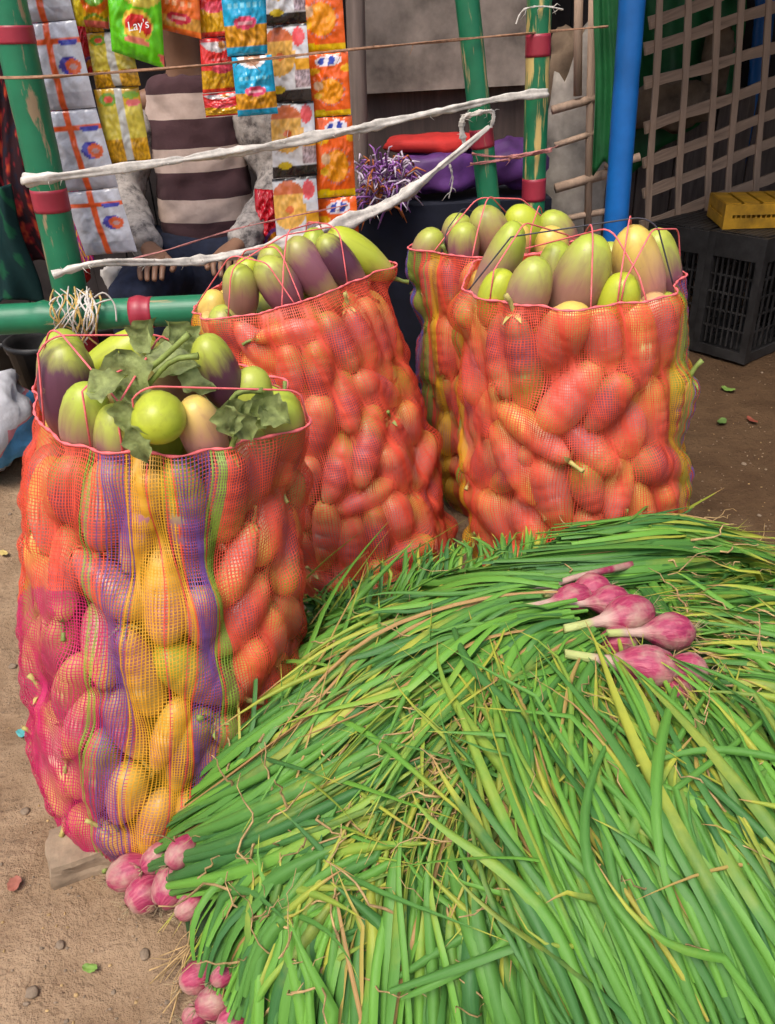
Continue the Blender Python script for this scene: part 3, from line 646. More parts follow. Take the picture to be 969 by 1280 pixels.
class Bunch:
    def __init__(s, label, root, guides, seed):
        s.rs = np.random.default_rng(seed); s.g = np.array(guides); s.o = np.array(root, dtype=float); s.root = empty('spring_onion_bunch', s.o); tag(s.root, label, 'spring onions', 'bunches of spring onions in the heap')
    def path(s, lay, spread=.02, cut=(.55, 1.0), n=13):
        rs = s.rs; t = rs.uniform(0, len(s.g)-1.001) if len(s.g) > 1 else 0; i = int(t); f = t-i
        P = s.g[i] if len(s.g) == 1 else s.g[i]*(1-f)+s.g[i+1]*f
        e = rs.uniform(*cut); b = rs.uniform(0, .18); P = resample(P, 24); q = np.linspace(b, e, n)*23
        P = np.stack([np.interp(q, np.arange(24), P[:, k]) for k in range(3)], 1); v = np.linspace(0, 1, n)
        T = P[-1]-P[0]; sd_ = np.cross(T, [0, 0, 1.0]); sd_ /= np.linalg.norm(sd_)+1e-9
        am = rs.normal(0, spread); P = P+sd_*(am*(v**1.4)+rs.normal(0, spread*.45)+rs.normal(0, spread*.5)*np.sin(v*PI*rs.uniform(.8, 1.8)+rs.uniform(0, 3))*v)[:, None]
        if rs.random() < .17:      # a bent leaf
            k0 = rs.integers(5, n-2); a = rs.choice([-1, 1])*rs.uniform(.3, 1.25); d = P[k0:]-P[k0]; c_, s_ = math.cos(a), math.sin(a)
            P[k0:, 0] = P[k0, 0]+d[:, 0]*c_-d[:, 1]*s_; P[k0:, 1] = P[k0, 1]+d[:, 0]*s_+d[:, 1]*c_; P[k0:, 2] = np.maximum(P[k0:, 2]+.004, hm(P[k0:, 0], P[k0:, 1]))
        n_ = surf_n(P); P = P+n_*(lay+rs.normal(0, .006)*np.sin(v*PI*rs.uniform(1, 2.5)))[:, None]
        fl = hm(P[:, 0], P[:, 1]); P[:, 2] = np.maximum(P[:, 2], np.maximum(fl*.93, .008)); return P, n_
    def leaves(s, nparts, nmass, wd=(.008, .020), lays=(0, .03), spread=.022, cut=(.55, 1.0), old=.12):
        rs = s.rs; ACC = [[], [], [], []]; nv = 0
        for k in range(nparts+nmass):
            top = k < nparts; lay = rs.uniform(lays[0]+.45*(lays[1]-lays[0]), lays[1]) if top else rs.uniform(lays[0], lays[0]+.7*(lays[1]-lays[0]))
            P, n_ = s.path(lay, spread, cut); y = rs.random()
            age = 0 if y > old*1.7 else (rs.uniform(.15, .33) if y > old*.6 else (rs.uniform(.33, .5) if y > old*.25 else rs.uniform(.6, .95)))
            V, F, col, uv = leaf_strip(P, (wd[0]+(wd[1]-wd[0])*rs.random()**1.4)*(.55 if age > .55 else 1), n_, age, rs.beta(1.1, 1.1), (rs.normal(0, .5), rs.normal(0, .8)), rs.choice([.04, .08, .15, .25]))
            if top: mesh('leaf', V-s.o, F, M_ONION_LEAF, s.root, uv=uv, col=col)
            else:
                ACC[0].append(V-s.o); ACC[1] += [[a+nv for a in f] for f in F]; ACC[2].append(col); ACC[3].append(uv); nv += len(V)
        if nmass: mesh('leaf_mass', np.concatenate(ACC[0]), ACC[1], M_ONION_LEAF, s.root, uv=np.concatenate(ACC[3]), col=np.concatenate(ACC[2]))['kind'] = 'stuff'
    def wisps(s, n, L=(.04, .14), lays=(.02, .045)):
        rs = s.rs; mb = MB()
        for k in range(n):
            P, n_ = s.path(rs.uniform(*lays), .04, (.4, 1.0)); c = P[rs.integers(2, 11)]; d = P[-1]-P[0]; d /= np.linalg.norm(d); d = d+rs.normal(0, .6, 3)*[1, 1, .25]; d /= np.linalg.norm(d); l = rs.uniform(*L)
            m = 9; v = np.linspace(0, 1, m); side = np.cross(d, [0, 0, 1.0]); Q = c+d*l*v[:, None]+side*(l*.12*np.sin(v*rs.uniform(3, 10)+rs.uniform(0, 6)))[:, None]+rs.normal(0, .0025, (m, 3)); Q[:, 2] = np.maximum(hm(Q[:, 0], Q[:, 1])+rs.uniform(.01, .04), Q[:, 2])
            mb.tube(Q, np.linspace(1, .3, m)*rs.uniform(.0009, .0030), 4)
        mb.build('dry_wisps', M_STRAW, s.root, off=s.o)['kind'] = 'stuff'
    def bulb(s, pos, ndir, r, k=None):
        # ndir: towards the neck
        rs = s.rs; el = rs.uniform(.95, 1.25); prof_ = [(.12, -1.0), (.42, -.93), (.78, -.62), (.98, -.12), (.97, .25), (.78, .68), (.50, 1.02), (.30, 1.32), (.235, 1.7), (.21, 2.3), (.20, 3.0)]
        V, F = lathe([(a*r, b*r*el) for a, b in prof_], 18); sq = rs.uniform(.88, 1.06); V[:, 0] *= sq
        bnd = rs.normal(0, .10); m = V[:, 2] > r; V[m, 0] += bnd*(V[m, 2]-r)
        R = np.array(frame_to(ndir, roll=rs.uniform(0, 6)))
        # onion skin colours follow the bulb's own axis
        o = mesh('bulb', np.array([v*(1+.05*fbm((v[0]*40+pos[0]*90, v[1]*40, v[2]*40), 1.0, 2)) for v in V]), F, M_BULB, s.root); o.matrix_local = Matrix.Translation(Vector(np.asarray(pos)-s.o)) @ Matrix(R.tolist()).to_4x4()
        mb = MB()
        for q in range(14):
            a = rs.uniform(0, 6.28); l = rs.uniform(.3, .9)*r; b = np.array([.12*r*math.cos(a), .12*r*math.sin(a), -el*r*.98]); e = b+np.array([math.cos(a)*l*.7, math.sin(a)*l*.7, -l*.7])+rs.normal(0, .1*r, 3)
            mb.tube([b, (b+e)/2+rs.normal(0, .08*r, 3), e], [.0007, .0005, .0003], 3)
        mb.build('roots', M_ROOT, o)
# inner mass of the heap, leaves packed too deep to tell apart
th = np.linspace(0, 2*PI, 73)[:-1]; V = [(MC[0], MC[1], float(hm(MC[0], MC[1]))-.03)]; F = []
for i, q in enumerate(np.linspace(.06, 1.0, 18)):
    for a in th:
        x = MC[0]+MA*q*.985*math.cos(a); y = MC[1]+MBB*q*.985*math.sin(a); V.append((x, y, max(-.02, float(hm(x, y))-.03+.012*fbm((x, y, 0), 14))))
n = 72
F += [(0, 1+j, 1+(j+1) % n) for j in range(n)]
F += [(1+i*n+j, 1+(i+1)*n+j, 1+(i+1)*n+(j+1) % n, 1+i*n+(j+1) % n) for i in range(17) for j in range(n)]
core = mesh('onion_leaf_heap', V, F, basic('packed_onion_leaves', (.02, .06, .012), .8, .6, 30, bmp=.8)); tag(core, 'tangled green leaf mass at the heart of the onion heap', 'leaf mass', kind='stuff')  # core coloured dark to stand for the shade between the leaves

A = Bunch('spring onion bunch with pink bulbs beside the leafy sack', march(210, 1060), [G(g, .0) for g in (
    [(205, 1025), (245, 925), (325, 830), (450, 772), (600, 748)], [(212, 1040), (290, 925), (410, 830), (560, 790), (690, 775)], [(222, 1055), (325, 975), (465, 880), (600, 840), (710, 820)],
    [(230, 1080), (335, 1050), (470, 975), (600, 900), (700, 850)], [(240, 1110), (300, 1095), (420, 1050), (560, 980), (690, 900)])], 21)
A.leaves(250, 420, lays=(.0, .06), spread=.03, old=.2); A.wisps(150)
E = Bunch('spring onion bunch with bulbs at the bottom left of the heap', march(290, 1240), [G(g) for g in (
    [(290, 1215), (315, 1140), (380, 1080), (480, 1030)], [(300, 1240), (340, 1150), (430, 1085), (560, 1030)], [(330, 1280), (365, 1180), (440, 1100), (520, 1040)], [(355, 1340), (380, 1200), (430, 1090), (470, 1020)], [(420, 1350), (440, 1200), (480, 1085), (520, 1000)],
    [(520, 1350), (525, 1200), (540, 1085), (570, 1000)], [(610, 1350), (605, 1200), (600, 1090), (640, 980)], [(740, 1360), (700, 1220), (670, 1110), (660, 1000)])], 22)
E.leaves(190, 260, wd=(.009, .023), lays=(.0, .06), cut=(.5, 1.0), spread=.03, old=.24); E.wisps(90)
T = Bunch('spring onion bunch with red bulbs lying on top of the heap', march(760, 790), [G(g, .02) for g in (
    [(700, 750), (600, 752), (470, 775), (360, 850), (270, 960)], [(715, 770), (610, 780), (480, 830), (380, 920), (290, 1040)], [(720, 800), (640, 820), (540, 890), (450, 980), (380, 1080)], [(740, 820), (670, 870), (600, 960), (540, 1060), (500, 1150)],
    [(755, 840), (700, 920), (650, 1030), (610, 1140), (590, 1240)])], 23)
T.leaves(220, 160, lays=(.012, .06), cut=(.35, .95), spread=.04, old=.25); T.wisps(170)
Fb = Bunch('spring onion bunch spilling down the near right of the heap', march(820, 1150), [G(g, .015) for g in (
    [(800, 1350), (720, 1180), (660, 1030), (620, 900), (600, 840)], [(880, 1350), (800, 1150), (720, 980), (670, 860), (640, 800)], [(960, 1350), (870, 1130), (790, 970), (730, 870), (700, 820)], [(1050, 1330), (950, 1120), (860, 970), (800, 890), (760, 850)], [(1100, 1200), (1010, 1070), (920, 960), (850, 900), (800, 870)])], 24)
Fb.leaves(280, 330, wd=(.0075, .0185), lays=(.0, .085), cut=(.4, 1.0), spread=.055, old=.30); Fb.wisps(190)
D = Bunch('spring onion bunch trailing off the right of the heap', march(920, 820), [G(g, .01) for g in (
    [(1100, 740), (1000, 735), (900, 745), (820, 760)], [(1100, 820), (1000, 800), (900, 800), (830, 800)], [(1100, 920), (1010, 880), (930, 860), (850, 850)], [(1100, 1020), (1020, 960), (940, 920), (870, 890)])], 25)
D.leaves(150, 220, lays=(.0, .05), cut=(.5, 1.05), spread=.035, old=.18); D.wisps(80)
Cb = Bunch('spring onion bunch lying along the back of the heap', at(800, 700, 1.22), [G(g, .01) for g in (
    [(640, 738), (760, 705), (870, 690), (1000, 690)], [(560, 735), (700, 715), (850, 700), (1010, 715)], [(600, 745), (760, 735), (880, 725), (1020, 735)], [(690, 690, 1.30), (760, 680, 1.30), (850, 672, 1.30), (960, 690, 1.3)])], 26)
Cb.leaves(150, 230, lays=(.0, .05), cut=(.5, 1.05), spread=.03, old=.18); Cb.wisps(100)
Bk = Bunch('spring onion tips standing up against the wide sack', at(600, 720, 1.28), [G(g) for g in (
    [(400, 790, 1.22), (395, 765, 1.24), (375, 748, 1.27)], [(470, 765, 1.22), (485, 730, 1.26), (500, 697, 1.3)], [(520, 760, 1.22), (530, 715, 1.27), (545, 685, 1.32)], [(600, 755, 1.22), (605, 700, 1.28), (600, 672, 1.34)], [(680, 750, 1.22), (690, 700, 1.28), (700, 662, 1.34)], [(780, 745, 1.22), (800, 690, 1.28), (820, 655, 1.34)])], 27)
Bk.leaves(80, 60, lays=(.0, .01), cut=(.75, 1.15), spread=.018, wd=(.008, .016))
# loose crossing leaves on the top
XG = np.array([G(g, .03) for g in (
    [(1000, 960), (880, 955), (780, 975), (690, 1010)], [(560, 800), (600, 870), (660, 950), (720, 1040)], [(1000, 1130), (900, 1060), (800, 1040), (700, 1080)], [(480, 1200), (600, 1180), (720, 1130), (800, 1050)], [(520, 1250), (620, 1215), (720, 1205), (860, 1230)], [(880, 870), (850, 1000), (870, 1130), (960, 1280)])])
class Loose(Bunch):
    def __init__(s, g, seed): s.rs = np.random.default_rng(seed); s.g = g
X = Loose(XG, 28)
WHERE = lambda x, y: ('below the red bulbs' if y < 960 and x > 600 else 'on the left slope' if x < 560 else 'near the bottom edge' if y > 1130 else 'in the middle of the heap' if x < 780 else 'on the right slope')
USED = set()
for k in range(90):
    if len(USED) >= 36: break
    P, n_ = X.path(X.rs.uniform(.035, .065), .06, (.4, 1.0)); y = X.rs.random(); age = 0 if y > .5 else X.rs.uniform(.15, .33) if y > .18 else X.rs.uniform(.4, .9)
    V, F, col, uv = leaf_strip(P, X.rs.uniform(.008, .014)*(.6 if age > .5 else 1), n_, age, X.rs.beta(1.5, 1.8), (X.rs.normal(0, .5), X.rs.normal(0, .8)), X.rs.choice([.06, .15, .25]))
    qx, qy = proj(P[6]); dx = proj(P[-1])[0]-proj(P[0])[0]; dy = proj(P[-1])[1]-proj(P[0])[1]; ln_ = math.hypot(dx, dy)
    lb = '%s %s loose onion leaf pointing %s %s' % ('long' if ln_ > 190 else 'short' if ln_ < 110 else 'mid-length', 'green' if age < .1 else 'yellowing' if age < .4 else 'dry brown', ('left' if dx < 0 else 'right') if abs(dx) > abs(dy) else ('down' if dy > 0 else 'up'), WHERE(qx, qy))
    if lb in USED: continue
    USED.add(lb); o = mesh('onion_leaf', V-P[0], F, M_ONION_LEAF, uv=uv, col=col); o.location = Vector(P[0]); tag(o, lb, 'leaf', 'loose onion leaves on the heap')
# leaves trailing down the near and far flanks of the heap to the earth
RG = []
for q in np.radians(np.arange(-220, 145, 9)):
    rr = np.linspace(.25, 1.05, 14); x = MC[0]+MA*rr*np.cos(q+.25*(rr-.4)); y = MC[1]+MBB*rr*np.sin(q+.25*(rr-.4)); RG.append(np.stack([x, y, np.maximum(hm(x, y), .006)], 1))
TR = Loose(np.array(RG), 41); ACC = [[], [], [], []]; nv = 0
for k in range(1300):
    P, n_ = TR.path(TR.rs.uniform(-.012, .012), .035, (.55, 1.0)); y = TR.rs.random(); age = 0 if y > .3 else TR.rs.uniform(.15, .5)
    V, F, col, uv = leaf_strip(P, TR.rs.uniform(.009, .02), n_, age, TR.rs.beta(1.1, 1.1), (TR.rs.normal(0, .5), TR.rs.normal(0, .8)), TR.rs.choice([.06, .15, .25])); ACC[0].append(V); ACC[1] += [[a_+nv for a_ in f] for f in F]; ACC[2].append(col); ACC[3].append(uv); nv += len(V)
o = mesh('trailing_onion_leaves', np.concatenate(ACC[0]), ACC[1], M_ONION_LEAF, uv=np.concatenate(ACC[3]), col=np.concatenate(ACC[2])); tag(o, 'lower onion leaves trailing down the flanks of the heap', 'leaves', kind='stuff')
def bl(B, px, py, ang, dpx, lift, tipz=.1, dy=0.0):
    p = march(px, py, lift); r = .5*dpx*scale_at(p); a = math.radians(ang)
    d = np.array([math.sin(a), math.cos(a)*.75+dy, tipz]); B.bulb(p, d/np.linalg.norm(d), r*.92)
for a in [(166, 1050, 62, 50, .06), (162, 1090, 70, 50, .05), (180, 1118, 40, 50, .05), (216, 1106, 20, 54, .075), (198, 1072, 45, 42, .08), (226, 1066, 30, 38, .09), (238, 1132, 40, 36, .05)]: bl(A, *a)
for a in [(245, 1222, 65, 44, .06), (268, 1252, 75, 48, .07), (245, 1268, 60, 34, .04), (280, 1215, 40, 36, .07), (292, 1275, 60, 40, .08)]: bl(E, *a)
for a in [(742, 738, -100, 50, .06), (718, 748, -115, 42, .06), (788, 768, -118, 58, .07), (840, 790, -95, 54, .07), (812, 834, -75, 62, .075), (862, 838, -60, 50, .07), (765, 752, -100, 48, .06), (850, 868, -40, 44, .05), (775, 802, -90, 46, .05)]: bl(T, *a)
# one pulled-out stalk lying to the left of the top bulbs
mb = MB(); P = resample([march(655, 738, .06), march(680, 735, .065), march(720, 722, .065), march(790, 706, .05)], 12); mb.tube(P, np.linspace(.0045, .0075, 12), 8); mb.build('pulled_stalk', M_BULB, T.root, off=T.o)

# ------------------------------------------------------------------ the stall: bamboo poles
def pole(name, A, B, r, mat_, label, bands=(), nodes=.23, grp=None, worn=()):
    A = np.asarray(A, dtype=float); B = np.asarray(B, dtype=float); L = np.linalg.norm(B-A); n = 60; rs = np.random.default_rng(int(abs(A[0]*1000)+abs(B[2])*77))
    z = np.linspace(0, L, n); rr = r*(1-.06*z/L)*np.ones(n); bow = .004*np.sin(z/L*PI)
    for q in np.arange(.1+rs.uniform(0, .1), L, nodes):
        rr = rr+r*.14*np.exp(-((z-q)/.008)**2)-r*.03*np.exp(-((z-q-.016)/.008)**2)
    zz = np.sort(np.r_[z])
    P = np.stack([bow, 0*z, z], 1); V, F = tube(P, rr, 18)
    R = frame_to(B-A); M = Matrix.Translation(Vector(A)) @ R.to_4x4()
    o = mesh(name, V, F, mat_); o.matrix_world = M; tag(o, label, 'pole', grp)
    for (f0, f1, m) in bands:
        zq = np.linspace(f0*L, f1*L, 8); b = np.interp(zq, z, rr)+.0012; Q = np.stack([.004*np.sin(zq/L*PI), 0*zq, zq], 1); V, F = tube(Q, b, 18); mesh('painted_band', V, F, m, o)
    return o
def fr(A, B, y):      # fraction along a pole at a picture row
    return float((np.interp(y, *zip(*sorted([(proj(A+(B-A)*f)[1], f) for f in np.linspace(0, 1, 60)])))))
def down(px, py, Y):   # the ground point below a picture point at depth Y, kept on the pole's own slant by the caller
    p = at(px, py, Y); return np.array([p[0], p[1], 0])
def pole_px(name, q0, q1, Y0, Y1_, r, mat_, label, bands=(), top=1.95, **kw):
    a = at(*q0, Y0); b = at(*q1, Y1_); d = (a-b)/(a-b)[2]      # b lower, a upper
    A = b+d*(-b[2]-.02); B = b+d*(top-b[2])
    bb = [(fr(A, B, y1), fr(A, B, y0), m) for (y0, y1, m) in bands]
    return pole(name, A, B, r, mat_, label, bb, **kw)
YP = 2.06
pole_px('bamboo_pole', (8, 0), (92, 385), YP, YP, .043, M_POLE_G3, 'leaning green bamboo corner pole tied to the crossbar', [(32, 55, M_BAND), (236, 264, M_BAND), (412, 440, M_BAND)])
bl_, br_ = at(-160, 408, YP-.095), at(420, 379, YP-.095)
pole('bamboo_crossbar', bl_, br_, .038, M_POLE_G, 'horizontal green bamboo crossbar with one red band', [((176+160)/580-.020, (176+160)/580+.027, M_BAND)])
pole_px('bamboo_pole', (584, 0), (612, 262), 2.47, 2.47, .033, M_POLE_G, 'green bamboo pole leaning behind the half-hidden sack', [(160, 184, M_BAND)])
pole_px('bamboo_pole', (674, 0), (666, 270), 2.52, 2.52, .035, M_POLE_G2, 'peeling green bamboo pole with two red bands', [(42, 71, M_BAND), (222, 250, M_BAND)])
pole_px('bamboo_pole', (790, 0), (768, 300), 2.62, 2.62, .038, M_POLE_B, 'bright blue bamboo pole in front of the lattice')
pole_px('bamboo_pole', (957, 0), (935, 220), 4.02, 4.02, .042, M_POLE_B, 'blue pole seen through the lattice')
# cords and cloth strips between the poles
def strip(name, pts, r, mat_, label, cat, fray=0, seed=0, flat=.6, n=90):
    rs = np.random.default_rng(seed); P = resample(pts, n); t = np.linspace(0, 1, n); k = len(r) if hasattr(r, '__len__') else 0
    rr = np.interp(t, np.linspace(0, 1, k), r) if k else np.full(n, r); rr = rr*(1+.18*np.sin(t*40+seed)+.12*rs.normal(0, 1, n)); o = P[0].copy()
    NS = 20; V, F = tube(P, 1.0, NS, True); Vc = np.repeat(P, NS, 0); dl = (V-Vc); a = np.tile(np.arange(NS), n)*2*PI/NS; tw = np.repeat(t*26+1.5*np.sin(t*9+seed), NS); ln = (1+.26*np.sin(3*a+tw)+.12*np.sin(5*a-tw*.7))*np.repeat(rr, NS); dl *= ln[:, None]
    dl[:, 1] *= flat
    mb = MB(); mb.add(Vc+dl, F)
    for q in range(fray):
        i = rs.integers(2, n-2); d = rs.normal(0, 1, 3)*[1, .5, .8]+[0, -.3, -.5]; d /= np.linalg.norm(d); l = rs.uniform(.008, .035)
        mb.tube([P[i], P[i]+d*l*.5+rs.normal(0, .003, 3), P[i]+d*l], [.0013, .0009, .0004], 4)
    ob = mb.build(name, mat_, off=o); ob.location = Vector(o); tag(ob, label, cat); return ob
Yr = lambda x: float(np.interp(x, [30, 92, 605, 682], [1.995, 1.995, 2.40, 2.47]))
def rp(*q): return [at(x, y, Yr(x)) for x, y in q]
strip('cloth_strip', rp((30, 226), (60, 222), (200, 204), (350, 180), (500, 150), (620, 124), (684, 117)), [.011, .0085, .009, .0115, .009, .0075, .010], M_WHITE_CLOTH, 'upper white cloth strip stretched between the poles', 'cloth strip', 26, 1)
strip('cloth_strip', rp((66, 344), (130, 328), (250, 326), (350, 305), (440, 275), (500, 248), (560, 200), (612, 158)), [.008, .008, .0095, .012, .017, .014, .009, .005], M_WHITE_CLOTH, 'lower sagging white cloth strip tied to the middle pole', 'cloth strip', 40, 2)
strip('cloth_strip', [at(x, y, 2.425) for x, y in ((580, 180), (578, 150), (596, 142), (616, 140), (614, 160))], [.006, .007, .006, .005, .004], M_WHITE_CLOTH, 'short knotted white cloth end looped round the middle pole', 'cloth strip', 16, 3)
strip('cloth_strip', [at(x, y, 2.4) for x, y in ((562, 205), (566, 225), (561, 248))], [.003, .002, .0012], M_WHITE_CLOTH, 'thin white cloth shred dangling below the middle knot', 'cloth strip', 5, 4)
strip('twine', [at(-20, 97, 2.0), at(60, 96, 2.0), at(250, 82, 2.07), at(440, 62, 2.2), at(590, 48, 2.42), at(760, 33, 2.55)], .0026, M_TWINE, 'thin brown twine running along the top of the stall', 'string', 6, 5, 1.0)
strip('twine', [at(120, 333, 2.08), at(200, 315, 2.12), at(300, 285, 2.2), at(440, 255, 2.3)], .0016, M_PINK_STRING, 'thin pink string crossing low in front of the man', 'string', 2, 6, 1.0)
strip('twine', [at(590, 192, 2.425), at(630, 196, 2.44), at(690, 186, 2.475)], .0028, M_PINK_STRING, 'upper pink string tying the two green poles together', 'string', 4, 7, 1.0)
strip('twine', [at(588, 205, 2.425), at(630, 200, 2.44), at(645, 197, 2.46), at(690, 188, 2.475)], .0032, M_PINK_STRING, 'lower pink string tying the two green poles together', 'string', 6, 8, 1.0)
strip('twine', [at(645, 30, 2.47), at(655, 12, 2.475), at(680, 8, 2.475), at(704, 12, 2.49)], .0018, M_WHITE_CLOTH, 'pale string wrapped round the top of the peeling pole', 'string', 6, 9, 1.0)
# knots of string at the corner
kn = empty('string_knot', at(95, 395, 1.93)); tag(kn, 'tangle of white and yellow string lashing pole and crossbar', 'string'); ko = np.array(kn.location); rs = np.random.default_rng(5)
for k in range(26):
    x = rs.uniform(70, 125); m = [M_WHITE_CLOTH, M_YELLOW_STRING][k % 5 in (1, 3)]; a = [at(x+rs.normal(0, 5), 362+rs.uniform(-4, 8), 2.0), at(x+rs.normal(0, 7), 376, 1.935), at(x+rs.normal(0, 7), 396, 1.915), at(x+rs.normal(0, 8), 414+rs.uniform(-4, 8), 1.93)]
    if k % 4 == 0: a.append(at(x+rs.normal(0, 14), 428+rs.uniform(0, 12), 1.94))
    mb = MB(); mb.tube(resample(a, 14), rs.uniform(.0015, .003), 5); mb.build('string', m, kn, off=ko)
for pts in ([(118, 372), (130, 366), (143, 380), (146, 402)], [(70, 372), (62, 380), (72, 392), (80, 418)], [(112, 385), (125, 378), (140, 374)]):
    mb = MB(); mb.tube(resample([at(x, y, 1.925) for x, y in pts], 14), .0022, 5); mb.build('string', M_WHITE_CLOTH, kn, off=ko)

# ------------------------------------------------------------------ hanging packets
def blob(u, v, cu, cv, ru, rv): return np.sqrt(((u-cu)/ru)**2+((v-cv)/rv)**2)
def pn(u, v, f, s): return np.sin(u*f*1.3+s+2*np.sin(v*f*.7+s))*np.sin(v*f*1.1+1.7*s+1.5*np.sin(u*f*.9))
def setc(c, m, col): c[m] = col
def P_white(u, v, s):          # silvery sachet, orange cross, blue ring logo
    c = np.tile(np.array(lin(196, 196, 206)), (len(u), 1)); c *= (1-.06*(np.sin(v*160)*np.sin(u*60+s) > .35))[:, None]
    setc(c, (v < .20), lin(172, 170, 180))
    setc(c, (np.abs(v-.79) < .032), lin(226, 92, 44)); d = blob(u, v, .80, .775, .17, .05); setc(c, (d < 1) & (v < .79), lin(55, 60, 160))
    d = blob(u, v, .74, .50, .17, .115); setc(c, d < 1, lin(70, 66, 165)); setc(c, blob(u, v, .80, .49, .13, .09) < 1, lin(216, 96, 56)); setc(c, blob(u, v, .80, .49, .06, .04) < 1, lin(190, 150, 150))
    setc(c, np.abs(u-.46-.02*np.sin(v*3)) < .055, lin(228, 94, 46)); return c
def P_gold(u, v, s):
    c = np.tile(np.array(lin(196, 178, 66)), (len(u), 1)); c *= (1+.16*pn(u, v, 22, s))[:, None]
    m = v < .34; setc(c, m, lin(190, 140, 24)); c[m] *= (1+.5*pn(u[m], v[m], 34, s+1))[:, None]
    setc(c, (v > .78), lin(206, 160, 30)); setc(c, blob(u, v, .28, .86, .2, .09) < 1, lin(110, 150, 40)); setc(c, blob(u, v, .28, .86, .1, .045) < 1, lin(214, 80, 60)); setc(c, blob(u, v, .82, .80, .16, .05) < 1, lin(222, 110, 110)); setc(c, blob(u, v, .80, .90, .18, .05) < 1, lin(120, 160, 40))
    setc(c, np.abs(u-.53) < .085, lin(186, 184, 178)); setc(c, (np.abs(u-.53) < .1) & (v < .03), lin(30, 30, 24)); return np.clip(c, 0, 1)
def P_yellow(u, v, s):
    c = np.tile(np.array(lin(222, 196, 20)), (len(u), 1)); setc(c, u > .36, lin(214, 160, 20)); setc(c, blob(u, v, .66, .38, .34, .2) < 1, lin(230, 110, 24)); setc(c, blob(u, v, .66, .42, .26, .13) < 1, lin(110, 160, 40)); setc(c, (v < .09) & (u > .36), lin(214, 96, 84)); setc(c, (np.abs(v-.15-.03*np.sin(u*12)) < .025) & (u > .36), lin(120, 140, 20)); return c
def P_green(u, v, s):
    c = np.tile(np.array(lin(96, 196, 20)), (len(u), 1)); setc(c, blob(u, v, .66, .60, .34, .10) < 1, lin(206, 186, 70)); setc(c, blob(u, v, .22, .98, .15, .05) < 1, lin(220, 150, 130))
    setc(c, blob(u, v, .56, .34, .28, .145) < 1, lin(228, 190, 60)); setc(c, (blob(u, v, .57, .335, .25, .105) < 1), lin(206, 36, 36)); setc(c, blob(u, v, .50, .25, .2, .05) < 1, lin(226, 178, 40))
    setc(c, (np.abs(v-.175+.02*np.cos(u*6)) < .026) & (np.abs(u-.53) < .23), lin(220, 120, 96)); setc(c, (u+.9*(v) > 1.0) & (u > .84) & (v < .12) & (v > .02), lin(222, 96, 90)); return c
def P_orange1(u, v, s):
    c = np.tile(np.array(lin(236, 112, 42)), (len(u), 1)); m = v < .22; setc(c, m, lin(214, 150, 60)); c[m] *= (1+.3*pn(u[m], v[m], 26, s))[:, None]; setc(c, v < .07, lin(236, 110, 36)); setc(c, blob(u, v, .5, .20, .28, .075) < 1, lin(204, 40, 66)); setc(c, (np.abs(v-.20) < .014) & (np.abs(u-.5) < .18), lin(232, 170, 160))
    setc(c, (np.abs(v-.38) < .03) & (np.sin(u*34) > -.2) & (np.abs(u-.45) < .35), lin(240, 170, 120)); return np.clip(c, 0, 1)
def P_redyel(u, v, s):
    c = np.tile(np.array(lin(226, 54, 52)), (len(u), 1)); m = v < .42; setc(c, m, lin(214, 160, 24)); c[m] *= (1+.22*pn(u[m], v[m], 30, s))[:, None]; setc(c, blob(u, v, .55, .98, .55, .24) < 1, lin(196, 186, 186)); setc(c, blob(u, v, .70, .86, .13, .07) < 1, lin(190, 130, 60)); setc(c, v > .93, lin(214, 50, 48)); setc(c, v < .07, lin(220, 56, 44))
    setc(c, blob(u, v, .62, .44, .34, .09) < 1, lin(226, 76, 96)); setc(c, (np.abs(v-.60) < .025) & (np.sin(u*40) > -.3) & (np.abs(u-.6) < .3), lin(236, 130, 126)); return np.clip(c, 0, 1)
def P_blue(u, v, s):
    c = np.tile(np.array(lin(20, 158, 200)), (len(u), 1)); m = v < .40; setc(c, m, lin(206, 140, 26)); c[m] *= (1+.42*pn(u[m], v[m], 24, s))[:, None]; setc(c, v < .12, lin(16, 150, 190)); setc(c, blob(u, v, .5, 1.0, .36, .20) < 1, lin(226, 222, 220)); setc(c, blob(u, v, .5, .97, .20, .13) < 1, lin(190, 140, 110))
    setc(c, blob(u, v, .5, .42, .26, .085) < 1, lin(222, 70, 106)); setc(c, (np.abs(v-.42) < .016) & (np.abs(u-.5) < .16), lin(240, 170, 180)); setc(c, (np.abs(v-.64) < .035) & (np.sin(u*44) > -.1) & (np.abs(u-.5) < .36), lin(120, 200, 220)); return np.clip(c, 0, 1)
def P_noodle(u, v, s):
    c = np.tile(np.array(lin(216, 214, 216)), (len(u), 1)); d = blob(u, v, .36, .64, .40, .30); m = d < 1; setc(c, m, lin(232, 176, 84)); c[m] *= (1+.22*pn(u[m], v[m], 26, s))[:, None]; m = (d < 1.1) & (v > .80) & (u < .7); setc(c, m, lin(208, 110, 66)); setc(c, blob(u, v, .38, .60, .10, .05) < 1, lin(220, 110, 60))
    setc(c, (u > .70) & (v > .66), lin(206, 206, 212)); setc(c, blob(u, v, .82, .84, .13, .12) < 1, lin(226, 86, 92)); setc(c, (u > .72) & (v > .42) & (v < .56), lin(224, 160, 40)); m = (u > .70) & (v > .18) & (v < .42); setc(c, m, lin(170, 150, 156)); c[m] *= (1+.6*pn(u[m], v[m], 40, s))[:, None]
    setc(c, v < .17, lin(40, 36, 38)); setc(c, blob(u, v, .30, .17, .16, .05) < 1, lin(206, 176, 30)); setc(c, (v > .97), lin(50, 46, 44)); return np.clip(c, 0, 1)
